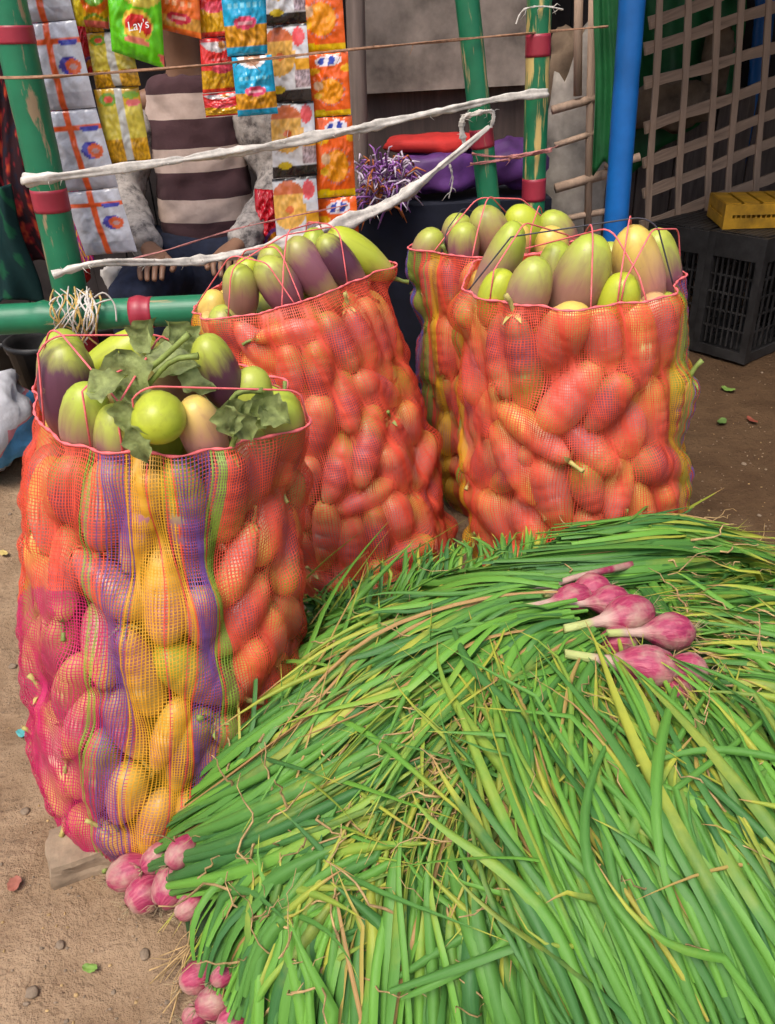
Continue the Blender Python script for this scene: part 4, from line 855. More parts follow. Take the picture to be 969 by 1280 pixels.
def P_orange2(u, v, s):
    c = np.tile(np.array(lin(240, 100, 30)), (len(u), 1)); d = blob(u, v, .52, .40, .33, .21); setc(c, (d < 1.12) & (d > .98) & (np.sin(np.arctan2(v-.4, u-.52)*22) > 0), lin(206, 130, 120)); m = d < .95; setc(c, m, lin(238, 150, 24)); c[m] *= (1+.12*pn(u[m], v[m], 30, s))[:, None]
    setc(c, blob(u, v, .24, .50, .12, .075) < 1, lin(214, 170, 130)); setc(c, blob(u, v, .20, .34, .1, .05) < 1, lin(232, 180, 40)); setc(c, (v < .09), lin(236, 190, 16)); setc(c, (v < .12) & (np.abs(u-.2) < .14), lin(240, 206, 10)); setc(c, blob(u, v, .14, .73, .2, .05) < 1, lin(240, 176, 20)); setc(c, blob(u, v, .96, .75, .16, .06) < 1, lin(240, 176, 20))
    sh = u-.45*(v-.87); d = blob(sh, v, .54, .875, .31, .085); setc(c, d < 1, lin(226, 220, 226)); m = (d < .8) & (np.sin(sh*26+s) > -.25); setc(c, m, lin(40, 62, 160)); return np.clip(c, 0, 1)
def P_purple(u, v, s):
    c = np.tile(np.array(lin(150, 40, 110)), (len(u), 1)); k = pn(u, v, 16, s); setc(c, k > .35, lin(206, 60, 90)); setc(c, k < -.45, lin(200, 150, 40)); setc(c, np.abs(k) < .06, lin(96, 40, 140)); return c
def P_redbag(u, v, s):
    c = np.tile(np.array(lin(206, 24, 40)), (len(u), 1)); d = blob(u, v, .85, .0, .55, .36); setc(c, d < 1, lin(110, 60, 130)); setc(c, d < .8, lin(214, 130, 30)); setc(c, d < .45, lin(206, 40, 40)); return c
def P_dark(u, v, s):
    c = np.tile(np.array(lin(46, 44, 66)), (len(u), 1)); k = pn(u, v, 30, s); setc(c, k > .45, lin(130, 140, 190)); setc(c, k < -.55, lin(100, 50, 40)); return c
def pouch(name, pts, paint, seed, parent=None, bulge=.012, lean=0.0, nu=36, nv=48, off=None):
    # pts: the pouch's four corners in the place (top-left, top-right, bottom-right, bottom-left)
    rs = np.random.default_rng(seed); tl, tr, br2, bl2 = [np.asarray(p) for p in pts]
    u, v = np.meshgrid(np.linspace(0, 1, nu), np.linspace(0, 1, nv)); u = u.ravel(); v = v.ravel()     # v = 0 bottom
    P = (bl2[None]*(1-u[:, None])+br2[None]*u[:, None])*(1-v[:, None])+(tl[None]*(1-u[:, None])+tr[None]*u[:, None])*v[:, None]
    Nn = np.cross(tr-tl, bl2-tl); Nn /= np.linalg.norm(Nn)
    if Nn[1] > 0: Nn = -Nn
    h = np.clip((4*u*(1-u)), 0, 1)**.55*np.clip(4*v*(1-v), 0, 1)**.4
    wr = (.30*pn(u, v, 9, rs.uniform(0, 6))+.16*pn(u, v, 23, rs.uniform(0, 6))+.10*np.abs(np.sin(u*14+v*9+rs.uniform(0, 6))))*h+.10*np.sin(u*25+rs.uniform(0, 6))*(1-np.clip(4*v*(1-v), 0, 1))
    Pf = P+Nn*(bulge*(h+wr))[:, None]; Pk = P-Nn*(bulge*.75*h+.0008)[:, None]
    col = paint(u, v, rs.uniform(0, 6)); V = np.r_[Pf, Pk]; cc = np.r_[col, col]; k = nu*nv
    F = []
    for j in range(nv-1):
        for i in range(nu-1):
            a = j*nu+i; F.append((a, a+1, a+nu+1, a+nu)); F.append((k+a+nu, k+a+nu+1, k+a+1, k+a))
    o0 = np.zeros(3) if off is None else off
    return mesh(name, V-o0, F, M_FOIL, parent, True, None, None, cc), Nn
def strip_of(paint, cells, Y, label, cat='sachets', group=None, bulge=.012, Yb=None):
    # cells: picture rows (y, x_left, x_right) of the seams from the top down
    Yb = Y if Yb is None else Yb; n = len(cells); root = empty('sachet_strip', at((cells[-1][1]+cells[-1][2])/2, cells[-1][0], Yb)); tag(root, label, cat, group or 'strips of packets hanging in the stall'); o = np.array(root.location)
    for i in range(n-1):
        ya = Y+(Yb-Y)*i/(n-1); yb = Y+(Yb-Y)*(i+1)/(n-1); (y0, a0, b0), (y1, a1, b1) = cells[i], cells[i+1]; sl = -.05
        jr = np.random.default_rng(i*13+int(cells[0][1])+500); tw_ = jr.normal(0, .012); j0 = jr.normal(0, 1.6); pts = [at(a0+j0, y0+(b0-a0)*.04, ya-tw_), at(b0+j0, y0-(b0-a0)*.04, ya+tw_), at(b1+j0*.3, y1-1-(b1-a1)*.04, yb+tw_), at(a1+j0*.3, y1-1+(b1-a1)*.04, yb-tw_)]
        pouch('sachet', pts, paint, i*7+int(cells[0][1]), root, bulge, off=o)
    return root
def single(paint, tl, tr, br2, bl2, Y, label, seed, bulge=.022, name='snack_packet'):
    pts = [at(*q, Y) for q in (tl, tr, br2, bl2)]; o = np.array(pts[3]); ob, Nn = pouch(name, pts, paint, seed, None, bulge, off=o); ob.location = Vector(o); tag(ob, label, 'packet', 'snack packets hanging in the stall'); return ob, Nn
strip_of(P_white, [(-60, 4, 74), (28, 24, 94), (138, 48, 120), (238, 80, 148), (318, 108, 172)], 2.17, 'strip of silvery white sachets with orange bars beside the corner pole', bulge=.010)
strip_of(P_purple, [(-30, 10, 30), (60, 32, 58), (150, 52, 78), (250, 78, 102), (330, 98, 118)], 2.22, 'narrow strip of magenta and purple sachets behind the white strip', bulge=.006)
strip_of(P_gold, [(-60, 90, 150), (40, 108, 160), (110, 120, 176), (204, 138, 190)], 2.20, 'strip of gold sachets with a pale centre tape', bulge=.010)
single(P_yellow, (84, -60), (136, -60), (136, 36), (92, 32), 2.19, 'yellow snack packet above the gold sachets', 3)
single(P_redbag, (96, 30), (112, 28), (116, 92), (100, 96), 2.24, 'small red and green packet edge between white and gold strips', 15, .008)
gp, gN = single(P_green, (130, -60), (198, -66), (206, 86), (140, 64), 2.16, 'bright green crisp packet with a red and yellow round logo', 4)
tc_ = bpy.data.curves.new('lettering', 'FONT'); tc_.body = "Lay's"; tc_.size = .026; tc_.align_x = 'CENTER'; tc_.align_y = 'CENTER'; tc_.extrude = .0006; tc_.shear = .15; tc_.materials.append(basic('white_print', (.8, .8, .8), .4, .05))
_tmp = link('lettering', tc_); bpy.context.view_layer.update(); _me = bpy.data.meshes.new_from_object(_tmp.evaluated_get(bpy.context.evaluated_depsgraph_get())); bpy.data.objects.remove(_tmp)
lt = link('lettering', _me, gp); lp = at(176, 32, 2.16)+gN*.027-np.array(gp.location); zf = Vector(gN); xf = Vector((1, 0, 0)); xf = (xf-zf*xf.dot(zf)).normalized(); yf = zf.cross(xf)
lt.matrix_local = Matrix.Translation(Vector(lp)) @ Matrix((xf, yf, zf)).transposed().to_4x4() @ Matrix.Rotation(math.radians(6), 4, 'Z')
single(P_orange1, (196, -60), (246, -60), (252, 49), (199, 36), 2.21, 'orange snack packet with a pink oval logo', 5, .014)
strip_of(P_redyel, [(-40, 236, 280), (47, 250, 285), (116, 254, 296), (146, 258, 300)], 2.235, 'strip of red and yellow snack packets left of the blue ones', bulge=.012)
strip_of(P_blue, [(-30, 272, 330), (70, 284, 334), (145, 296, 346)], 2.20, 'strip of blue snack packets with a pink oval logo', bulge=.015)
strip_of(P_noodle, [(-60, 322, 376), (31, 330, 384), (128, 336, 390), (222, 341, 396), (318, 348, 402)], 2.29, 'strip of white and black noodle sachets with yellow noodles', bulge=.010)
strip_of(P_orange2, [(-40, 366, 424), (66, 376, 432), (146, 392, 438), (247, 396, 444), (340, 402, 452)], 2.31, 'strip of orange sachets with a blue and white logo', bulge=.012)
single(P_dark, (326, -40), (372, -40), (366, 30), (334, 34), 2.33, 'dark glittery packet behind the blue ones', 8, .01)
single(P_redbag, (318, 236), (352, 238), (356, 306), (320, 306), 2.40, 'red bag with purple and orange arcs beside the man', 9, .03, 'red_bag')

# ------------------------------------------------------------------ the man behind the packets
def skin_obj(name, verts, edges, radii, mat_, parent=None, root=0, sub=2):
    me = bpy.data.meshes.new(name); me.from_pydata([tuple(v) for v in verts], edges, []); me.materials.append(mat_); o = link(name, me, parent)
    sk = o.modifiers.new('skin', 'SKIN'); sk.use_smooth_shade = True; sk.branch_smoothing = .3
    lay = me.skin_vertices[0].data
    for i, r in enumerate(radii): lay[i].radius = r if isinstance(r, tuple) else (r, r); lay[i].use_root = (i == root)
    sb = o.modifiers.new('sub', 'SUBSURF'); sb.levels = sub; sb.render_levels = sub
    if name in ('sweater', 'sleeve', 'trousers'):
        sb.levels = sb.render_levels = 4; tx = bpy.data.textures.new('folds', 'CLOUDS'); tx.noise_scale = .07; dm = o.modifiers.new('folds', 'DISPLACE'); dm.texture = tx; dm.strength = .028; dm.mid_level = .45
    return o
hp = at(272, 340, 2.62); hx, hy, hz = hp[0], 2.62, .615
def arm(sx): return [(sx*.165, 0, .44), (sx*.225, -.02, .24), (sx*.235, -.06, .20), (sx*.15, -.24, .10), (sx*.12, -.29, .085), (sx*.10, -.335, .075)]
bv = [(0, 0, 0), (0, .01, .16), (0, 0, .34), (0, -.005, .46), (0, -.01, .53), (0, -.02, .60), (0, -.03, .68), (0, -.03, .74)]; br_d = [(.12, .09), (.10, .07), (.10, .07), (.05, .05), .048, (.062, .075), (.075, .09), (.05, .06)]; be = [(i, i+1) for i in range(7)]
for sx in (-1, 1):
    b0 = len(bv); bv += arm(sx); br_d += [.030, .036, .036, .032, .026, (.034, .018)]; be += [(3, b0)]+[(b0+i, b0+i+1) for i in range(5)]
    hd = b0+5; hx0 = np.array(bv[hd])
    for k, (dx, l) in enumerate(((-.030, .055), (-.010, .072), (.010, .078), (.028, .070))):       # four fingers, bent
        f0 = len(bv); bv += [tuple(hx0+[dx, -.035, -.004]), tuple(hx0+[dx*1.1, -.035-l*.5, -.014]), tuple(hx0+[dx, -.035-l*.8, -.04])]; br_d += [.0095, .0085, .0075]; be += [(hd, f0), (f0, f0+1), (f0+1, f0+2)]
    f0 = len(bv); bv += [tuple(hx0+[-sx*.036, .0, -.006]), tuple(hx0+[-sx*.055, -.03, -.016]), tuple(hx0+[-sx*.05, -.055, -.026])]; br_d += [.011, .0095, .008]; be += [(hd, f0), (f0, f0+1), (f0+1, f0+2)]
    b0 = len(bv); bv += [(sx*.09, -.03, -.02), (sx*.17, -.38, .0), (sx*.17, -.36, -.50), (sx*.18, -.40, -.575), (sx*.19, -.50, -.585)]; br_d += [.085, .062, .042, .04, (.04, .025)]; be += [(0, b0)]+[(b0+i, b0+i+1) for i in range(4)]
man = skin_obj('person', bv, be, br_d, M_SKIN); man.location = (hx, hy, hz); tag(man, 'man in a brown and cream striped sweater behind the hanging packets', 'person')
# face: eyes, nose, ears; hair
for nm, c, r_, m in (('eye', (-.03, -.112, .685), .011, M_HAIR), ('eye', (.03, -.112, .685), .011, M_HAIR), ('nose', (0, -.125, .655), .015, M_SKIN), ('ear', (-.078, -.02, .67), .022, M_SKIN), ('ear', (.078, -.02, .67), .022, M_SKIN), ('mouth', (0, -.112, .62), .016, M_BAND)):
    V, F = lathe([(r_*math.cos(a)+1e-4, r_*math.sin(a)) for a in np.linspace(-PI/2, PI/2, 7)], 10); V *= [1.2 if nm == 'mouth' else 1, .6, .35 if nm == 'mouth' else 1.2]; mesh(nm, V+np.array(c), F, m, man)
V, F = lathe([(.088*math.cos(a)+1e-4, .105*math.sin(a)) for a in np.linspace(-.35, PI/2, 9)], 18); V[:, 1] *= 1.12; V[:, 1] += np.where(V[:, 2] < .03, .03, .0); mesh('hair', V+np.array((0, -.018, .70)), F, M_HAIR, man)
def stripe_mat():
    m, t, p, o = newmat('striped_knit'); tc = t.nodes.new('ShaderNodeTexCoord'); s = t.nodes.new('ShaderNodeSeparateXYZ'); t.links.new(tc.outputs['Object'], s.inputs[0])
    n = noise_(t, 6, 2); z = math_(t, 'ADD', s.outputs[2], math_(t, 'MULTIPLY', n, .012)); f = math_(t, 'FRACT', math_(t, 'MULTIPLY_ADD', z, 7.2, .1))
    st = ramp(t, f, [(.0, (1, 1, 1)), (.44, (1, 1, 1)), (.46, (0, 0, 0)), (1, (0, 0, 0))], 'CONSTANT')
    ck = noise_(t, 60, 3); c = mixc(t, st, (.062, .026, .030), mixc(t, ck, (.42, .31, .26), (.56, .43, .37)))
    t.links.new(c, p.inputs['Base Color']); p.inputs['Roughness'].default_value = .95; bump(t, p, noise_(t, 160, 2), .4, .002); return m
sw = skin_obj('sweater', [(0, -.005, -.06), (0, 0, .06), (0, .005, .18), (0, 0, .33), (0, -.005, .44), (0, -.01, .50), (-.15, 0, .425), (.15, 0, .425)], [(0, 1), (1, 2), (2, 3), (3, 4), (4, 5), (4, 6), (4, 7)], [(.155, .125), (.165, .13), (.16, .125), (.175, .125), (.13, .105), .066, .088, .088], stripe_mat(), man)
sm, st_, sp_, so_ = newmat('patterned_grey_sleeve'); nn = noise_(st_, 28, 5, .7); st_.links.new(ramp(st_, nn, [(.38, (.10, .085, .08)), (.5, (.30, .265, .24)), (.62, (.42, .37, .33))]), sp_.inputs['Base Color']); sp_.inputs['Roughness'].default_value = .95
for sx in (-1, 1):
    av = arm(sx)[:5]; skin_obj('sleeve', av, [(i, i+1) for i in range(4)], [.092, .068, .062, .050, .044], sm, man)
skin_obj('trousers', [(0, 0, .0), (-.09, -.03, -.02), (-.17, -.38, .0), (-.17, -.36, -.40), (.09, -.03, -.02), (.17, -.38, .0), (.17, -.36, -.40)], [(0, 1), (1, 2), (2, 3), (0, 4), (4, 5), (5, 6)], [(.16, .12), .105, .085, .065, .105, .085, .065], M_DENIM, man)
# the stool he sits on
st = empty('wooden_stool', (hx, hy+.02, 0)); tag(st, 'low dark wooden stool under the seated man', 'stool'); MB().box((0, 0, .48), (.36, .32, .03)).build('seat', M_WOOD_DARK, st, False)
for sx in (-1, 1):
    for sy in (-1, 1): mb = MB(); mb.tube([(sx*.16, sy*.13, 0), (sx*.14, sy*.11, .465)], .018, 8); mb.build('leg', M_WOOD_DARK, st)

# ------------------------------------------------------------------ behind the counter
def box_px(name, x0, x1, y0, y1, Y, dep, mat_, label, cat, kind=None, z0=None, z1=None):
    a = at(x0, y1, Y); b = at(x1, y0, Y); zl = a[2] if z0 is None else z0; zh = b[2] if z1 is None else z1; mb = MB(); c = np.array([(a[0]+b[0])/2, Y+dep/2, (zl+zh)/2]); mb.box((0, 0, (zh-zl)/2), (b[0]-a[0], dep, zh-zl)); o = mb.build(name, mat_, None, False); o.location = (c[0], c[1], zl); tag(o, label, cat, kind=kind); return o
# back wall of dark vertical boards
bw = empty('back_wall', (0, 3.45, 0)); tag(bw, 'dark board wall at the back of the stall', 'wall')
for k in range(26):
    x = -2.9+k*.15; MB().box((x, .005*(k % 3), 1.0), (.145, .03, 2.02)).build('plank', M_DARK, bw, False)
box_px('mud_panel', 447, 664, -60, 118, 3.0, .05, M_MUD, 'grey mud-plastered panel between the posts', 'panel')
box_px('dark_boarding', 447, 690, 96, 330, 3.06, .04, M_WOOD_DARK, 'dark brown boarding below the mud panel', 'panel', z0=0.0)
pole_px('wooden_post', (444, 0), (452, 280), 2.85, 2.85, .030, M_WOOD_POST, 'grey-brown wooden post beside the orange sachets', nodes=9)
def cloth(name, corners, mat_, label, cat, amp=.02, fx=14, seed=0, n=26, paint=None, thick=.006):
    tl, tr, br2, bl2 = [np.asarray(p, dtype=float) for p in corners]; u, v = np.meshgrid(np.linspace(0, 1, n), np.linspace(0, 1, n)); u = u.ravel(); v = v.ravel()
    P = (tl*(1-u[:, None])+tr*u[:, None])*(1-v[:, None])+(bl2*(1-u[:, None])+br2*u[:, None])*v[:, None]
    P[:, 1] += amp*(np.sin(u*fx+seed+2*v)*(.35+.65*v)+.4*np.sin(u*fx*2.3+seed*2-3*v)); P[:, 2] += .02*np.sin(u*9+seed)*v; P[:, 0] += .3*amp*np.sin(v*7+seed)
    V = np.r_[P, P+[0, thick, 0]]; k = n*n; F = []
    for j in range(n-1):
        for i in range(n-1): a = j*n+i; F += [(a, a+n, a+n+1, a+1), (k+a, k+a+1, k+a+n+1, k+a+n)]
    for i in range(n-1):
        F += [(i, i+1, k+i+1, k+i), ((n-1)*n+i+1, (n-1)*n+i, k+(n-1)*n+i, k+(n-1)*n+i+1), ((i+1)*n, i*n, k+i*n, k+(i+1)*n), (i*n+n-1, (i+1)*n+n-1, k+(i+1)*n+n-1, k+i*n+n-1)]
    c = paint(u, v, seed) if paint else None; o0 = P[-1].copy(); ob = mesh(name, V-o0, F, M_CLOTHPRINT if paint else mat_, None, True, None, None, None if c is None else np.r_[c, c]); ob.location = Vector(o0); tag(ob, label, cat); return ob
def C_floral(u, v, s):
    c = np.tile(np.array(lin(44, 20, 26)), (len(u), 1)); k = pn(u, v, 22, s)+.6*pn(u, v, 47, s+2); setc(c, k > .35, lin(120, 26, 34)); setc(c, k > .8, lin(176, 66, 40)); setc(c, k < -.8, lin(30, 26, 40)); return c
def C_teal(u, v, s):
    c = np.tile(np.array(lin(14, 44, 44)), (len(u), 1)); k = pn(u, v, 12, s); setc(c, (k > .5), lin(20, 74, 50)); return c
cloth('hanging_cloth', [at(-60, 60, 2.42), at(42, 60, 2.42), at(72, 330, 2.42), at(-60, 350, 2.42)], None, 'dark cloth with red floral print hanging at the far left', 'cloth', .03, 12, 1, 60, C_floral)
cloth('hanging_cloth', [at(-60, 250, 2.36), at(10, 230, 2.36), at(50, 370, 2.36), at(-60, 400, 2.36)], None, 'dark teal cloth hanging low behind the corner pole', 'cloth', .02, 10, 2, 40, C_teal)
cloth('hanging_cloth', [at(40, 150, 2.5), at(80, 150, 2.5), at(112, 345, 2.5), at(70, 345, 2.5)], M_RED_CLOTH, 'narrow red cloth hanging behind the magenta sachets', 'cloth', .02, 8, 3)
cn = box_px('counter', 452, 690, 248, 400, 2.68, .30, M_NAVY, 'counter draped in navy cloth behind the rear sack', 'counter', z0=.0)
def lump(name, c, sz, mat_, label, cat, seed=0, amp=.16, sup=.7, n=22):
    V, F = lathe([(abs(math.cos(a))**sup+1e-4, math.copysign(abs(math.sin(a))**sup, math.sin(a))) for a in np.linspace(-PI/2, PI/2, 16)], n); V = V*np.asarray(sz)
    V = np.array([v*(1+amp*fbm((v[0]*3+seed, v[1]*3, v[2]*3), 2.2/max(sz)*.4, 3)) for v in V]); zb = V[:, 2].min(); V[:, 2] -= zb
    o = mesh(name, V, F, mat_); o.location = (c[0], c[1], c[2]); tag(o, label, cat); return o
ct = at(540, 248, 2.7)[2]
lump('folded_cloth', (at(545, 225, 2.76)[0], 2.80, ct), (.16, .10, .060), M_PURPLE_CLOTH, 'purple folded cloth on the counter', 'cloth', 3, .25)
lump('folded_cloth', (at(640, 225, 2.76)[0], 2.80, ct), (.13, .10, .065), M_PURPLE_CLOTH, 'purple bundle behind the two green poles', 'cloth', 5, .25)
lump('folded_cloth', (at(545, 200, 2.76)[0], 2.83, ct+.115), (.16, .09, .028), M_RED_CLOTH, 'red folded cloth lying on the purple one', 'cloth', 4, .2)
ts = empty('tassel_bundle', (at(482, 235, 2.66)[0], 2.66, at(482, 255, 2.66)[2])); tag(ts, 'bundle of purple, white and orange tassels on the counter edge', 'tassels'); rs = np.random.default_rng(9)
for nm, m, cnt in (('purple_tassels', basic('tassel_purple', (.34, .13, .42), .5, .3, 50), 150), ('white_tassels', basic('tassel_white', (.68, .56, .68), .5, .3, 50), 110), ('orange_tassels', basic('tassel_orange', (.55, .16, .04), .5, .3, 50), 60)):
    mb = MB()
    for k in range(cnt):
        b = np.array([rs.normal(0, .035), rs.normal(0, .03), rs.uniform(0, .12)]); d = rs.normal(0, 1, 3)*[1, .6, .8]+[0, -.3, .35 if nm[0] == 'w' else 0]; d /= np.linalg.norm(d); l = rs.uniform(.03, .085); mb.tube([b, b+d*l*.55+[0, 0, .01], b+d*l+[0, 0, -.012]], [.003, .0038, .0014], 4)
    mb.build(nm, m, ts)['kind'] = 'stuff'
# under the crossbar: buckets, a bottle-white scrap
def bucket(px, py, Y, r, h, label):
    p = at(px, py, Y); mb = MB(); V, F = lathe([(r*.75, 0), (r*.78, .01), (r, h-.02), (r*1.06, h-.02), (r*1.06, h), (r*.97, h), (r*.93, h-.03), (r*.70, .02)], 24); mb.add(V, F); e = empty('bucket', (p[0], p[1], 0)); tag(e, label, 'bucket', 'black buckets under the stall'); mb.build('body', M_BLACK_PL, e); mb = MB(); mb.tube([(r*1.05*math.cos(a), r*.3*0-.02, h-.02-r*.8*math.sin(a)) for a in np.linspace(0, PI, 14)], .004, 6); mb.build('handle', M_WOOD_POST, e)
bucket(60, 440, 2.75, .13, .34, 'black bucket under the crossbar nearest the corner pole'); bucket(15, 440, 2.95, .12, .30, 'black bucket at the far left under the crossbar')
bucket(150, 440, 2.95, .13, .34, 'black bucket behind the top of the leafy sack'); bucket(215, 430, 2.9, .12, .36, 'black bucket between the two left sacks')
lump('plastic_bag', (at(197, 425, 2.3)[0], 2.30, .0), (.06, .05, .19), M_OFFWHITE, 'crumpled white plastic bag under the crossbar', 'bag', 7, .3)
lump('plastic_bag', (at(148, 345, 2.35)[0], 2.32, at(148, 362, 2.35)[2]), (.035, .03, .035), M_OFFWHITE, 'small white plastic bag hanging below the white sachets', 'bag', 8, .3)
# unseen roof sheet, added to shade the stall
aw = empty('added_awning', (0, 3.0, 2.02)); tag(aw, 'unseen dark tarpaulin sheet added to shade the stall', 'added_awning'); mb = MB(); mb.box((0, .45, 0), (6.6, 1.5, .012), Matrix.Rotation(.05, 3, 'X')); mb.build('sheet', M_TARP_AWN, aw, False)

aw2 = empty('added_awning', (1.9, 3.35, 2.0)); tag(aw2, 'unseen dark tarpaulin sheet added to shade the crates and lattice', 'added_awning'); mb = MB(); mb.box((.05, .1, 0), (2.3, 2.4, .012), Matrix.Rotation(.04, 3, 'X')); mb.build('sheet', M_TARP_AWN, aw2, False)  # second unseen sheet, put in to keep light off the crate corner
sw2 = empty('added_side_wall', (2.35, 2.9, 0)); tag(sw2, 'unseen dark board wall added to shade the lattice corner', 'wall')  # wall out of view, added to darken the ground on the right
for k in range(16): MB().box((.004*(k % 3), -1.2+k*.15, .8), (.03, .145, 1.6)).build('plank', M_DARK, sw2, False)

# ------------------------------------------------------------------ right side: lattice fence and what leans on it
lf = empty('lattice_fence', at(870, 300, 3.55)); tag(lf, 'bamboo lattice fence panel at the right behind the crates', 'fence'); lo = np.array(lf.location); rs = np.random.default_rng(3)
LY = lambda x: float(np.interp(x, [790, 1010], [3.45, 3.75]))
def lath(a, b, wdt, th, dy):
    A = at(*a, LY(a[0])+dy); B = at(*b, LY(b[0])+dy); d = B-A; L = np.linalg.norm(d); z = d/L; y = np.array([0, 1.0, 0]); y = y-z*np.dot(y, z); y /= np.linalg.norm(y); x = np.cross(y, z); R = np.stack([x, y, z], 1)
    n = 9; P = []; F = []
    for i in range(n):
        w_ = wdt*(1+.12*math.sin(i*2.1+a[0])); 
        for (sx, sy) in ((-1, -1), (1, -1), (1, 1), (-1, 1)): P.append((sx*w_/2+.003*math.sin(i*1.3+a[1]), sy*th/2, L*i/(n-1)))
    F = [(i*4+j, i*4+(j+1) % 4, i*4+4+(j+1) % 4, i*4+4+j) for i in range(n-1) for j in range(4)]+[(3, 2, 1, 0), (n*4-4, n*4-3, n*4-2, n*4-1)]
    o = mesh('slat', P, F, M_LATH, lf, False); o.matrix_local = Matrix.Translation(Vector(A-lo)) @ Matrix(R.tolist()).to_4x4()
for (x0, x1) in ((826, 808), (862, 845), (898, 882), (929, 905), (963, 940), (998, 972), (1035, 1006)): lath((x1-2, 340), (x0+2, -50), .024, .012, -.012)
for k, (a, b) in enumerate((((812, 30), (1010, -50)), ((806, 62), (1010, -6)), ((806, 105), (1010, 48)), ((806, 160), (1010, 88)), ((804, 205), (1010, 126)), ((804, 243), (1010, 160)), ((800, 283), (1010, 205)), ((800, 318), (1010, 245)))): lath(a, b, .040, .012, .004)
for (a, b, wdt) in (((742, -40), (734, 330), .028), ((757, 210), (800, 196), .03), ((690, 138), (748, 122), .03), ((694, 182), (744, 166), .022), ((694, 236), (765, 216), .036), ((700, 275), (770, 262), .024), ((724, -40), (722, 120), .03)):
    A = at(*a, 2.80); B = at(*b, 2.80)
    e = MB(); e.tube([A, (A+B)/2+[0, .004, 0], B], wdt*.45, 7); o = e.build('bamboo_rail', M_LATH, lf, off=lo)
cloth('green_tarp', [at(744, -40, 2.72), at(782, -40, 2.72), at(776, 208, 2.72), at(742, 212, 2.72)], M_TARP_GREEN, 'bright green tarp strip hanging left of the blue pole', 'tarp', .012, 9, 4)
cloth('green_tarp', [at(786, -40, 3.85), at(935, -40, 3.95), at(920, 118, 3.95), at(790, 218, 3.85)], M_TARP_GREEN, 'dark green tarp hanging behind the lattice', 'tarp', .03, 11, 5)
lump('jute_bundle', (at(840, 150, 3.7)[0], 3.74, at(840, 170, 3.7)[2]), (.18, .05, .09), M_JUTE, 'brown jute bundle stuffed behind the lattice', 'bundle', 11, .35)
lump('jute_bundle', (at(900, 70, 3.78)[0], 3.80, at(900, 130, 3.78)[2]), (.06, .04, .14), M_JUTE, 'twisted brown jute roll high behind the lattice', 'bundle', 12, .35)
lump('jute_bundle', (at(716, 110, 2.95)[0], 3.0, at(716, 150, 2.95)[2]), (.08, .05, .12), M_JUTE, 'brown jute bundle wedged beside the peeling pole', 'bundle', 13, .35)
lump('white_sack', (at(722, 250, 2.9)[0], 2.98, 0), (.11, .07, .50), M_GRUBBY, 'grubby white sack behind the thin bamboo frame', 'sack', 14, .5, .55)
# low plank wall behind the lattice
pw = empty('plank_fence', at(880, 260, 3.95)); tag(pw, 'low brown plank fence behind the lattice', 'fence'); po = np.array(pw.location)
for k in range(26):
    x = .95+k*.085; MB().box((x-po[0], 3.98+.01*(k % 2)-po[1], .45-po[2]), (.08, .02, .9+.03*math.sin(k*3.1))).build('plank', M_WOOD_POST, pw, False)
rw = empty('back_wall', (2.0, 4.1, 0)); tag(rw, 'dark board wall beyond the lattice', 'wall')
for k in range(22):
    x = -1.0+k*.15; MB().box((x, .15+.005*(k % 3), 1.0), (.145, .03, 2.02)).build('plank', M_DARK, rw, False)
# crates
def crate(name, cx, cy, rz, w_, d_, h_, mat_, label, z=0.0, lid=False, nv=8, nh=5, grp='plastic crates by the lattice'):
    e = empty(name, (cx, cy, z)); e.rotation_euler = (0, 0, rz); tag(e, label, 'crate', grp)
    for sx in (-1, 1):
        for sy in (-1, 1): MB().box((sx*(w_/2-.014), sy*(d_/2-.014), h_/2), (.03, .03, h_)).build('corner_post', mat_, e, False)
    mb = MB(); t_ = .012
    for nm, zz, hh in (('top_band', h_-.045 if h_ > .2 else h_-.02, .09 if h_ > .2 else .04), ('bottom_band', .02, .04)):
        for s_ in (-1, 1):
            MB().box((0, s_*(d_/2-.006), zz), (w_-.05, t_, hh-.002)).build(nm, mat_, e, False); MB().box((s_*(w_/2-.006), 0, zz), (t_, d_-.05, hh-.002)).build(nm, mat_, e, False)
    pass
    for s_, ax in ((-1, 0), (1, 0), (-1, 1), (1, 1)):
        mb = MB(); ln = (w_ if ax == 0 else d_)-.05
        for i in range(1, nv): 
            q = -ln/2+ln*i/nv; mb.box((q, s_*(d_/2-.008), h_/2-.02) if ax == 0 else (s_*(w_/2-.008), q, h_/2-.02), (.006, .007, h_-.14) if ax == 0 else (.007, .006, h_-.14))
        for i in range(1, nh):
            zz = .05+(h_-.14)*i/nh; mb.box((0, s_*(d_/2-.011), zz) if ax == 0 else (s_*(w_/2-.011), 0, zz), (ln, .006, .007) if ax == 0 else (.006, ln, .007))
        mb.build('side_grid', mat_, e, False)['kind'] = 'stuff'
    if lid:
        for i in range(9): q = -w_/2+.03+(w_-.06)*i/8; MB().box((q, 0, h_-.0035), ((w_-.06)/8*.82, d_-.03, .012)).build('top_slat', mat_, e, False)
    MB().box((0, 0, .008), (w_-.04, d_-.04, .01)).build('bottom', mat_, e, False)
    return e
cb = on(930, 456, 0)
def crate_at(corner, rz, w_, d_, *a, **k):   # corner = nearest bottom corner (local +w/2, -d/2)
    ox = w_/2*math.cos(rz)+d_/2*math.sin(rz); oy = w_/2*math.sin(rz)-d_/2*math.cos(rz); return crate('crate', corner[0]-ox, corner[1]-oy, rz, w_, d_, *a, **k)
hC = .48
crate_at(cb, math.radians(-55), .24, .36, hC, M_BLACK_PL, 'black plastic grid crate standing on end, nearest the ground litter', lid=True)
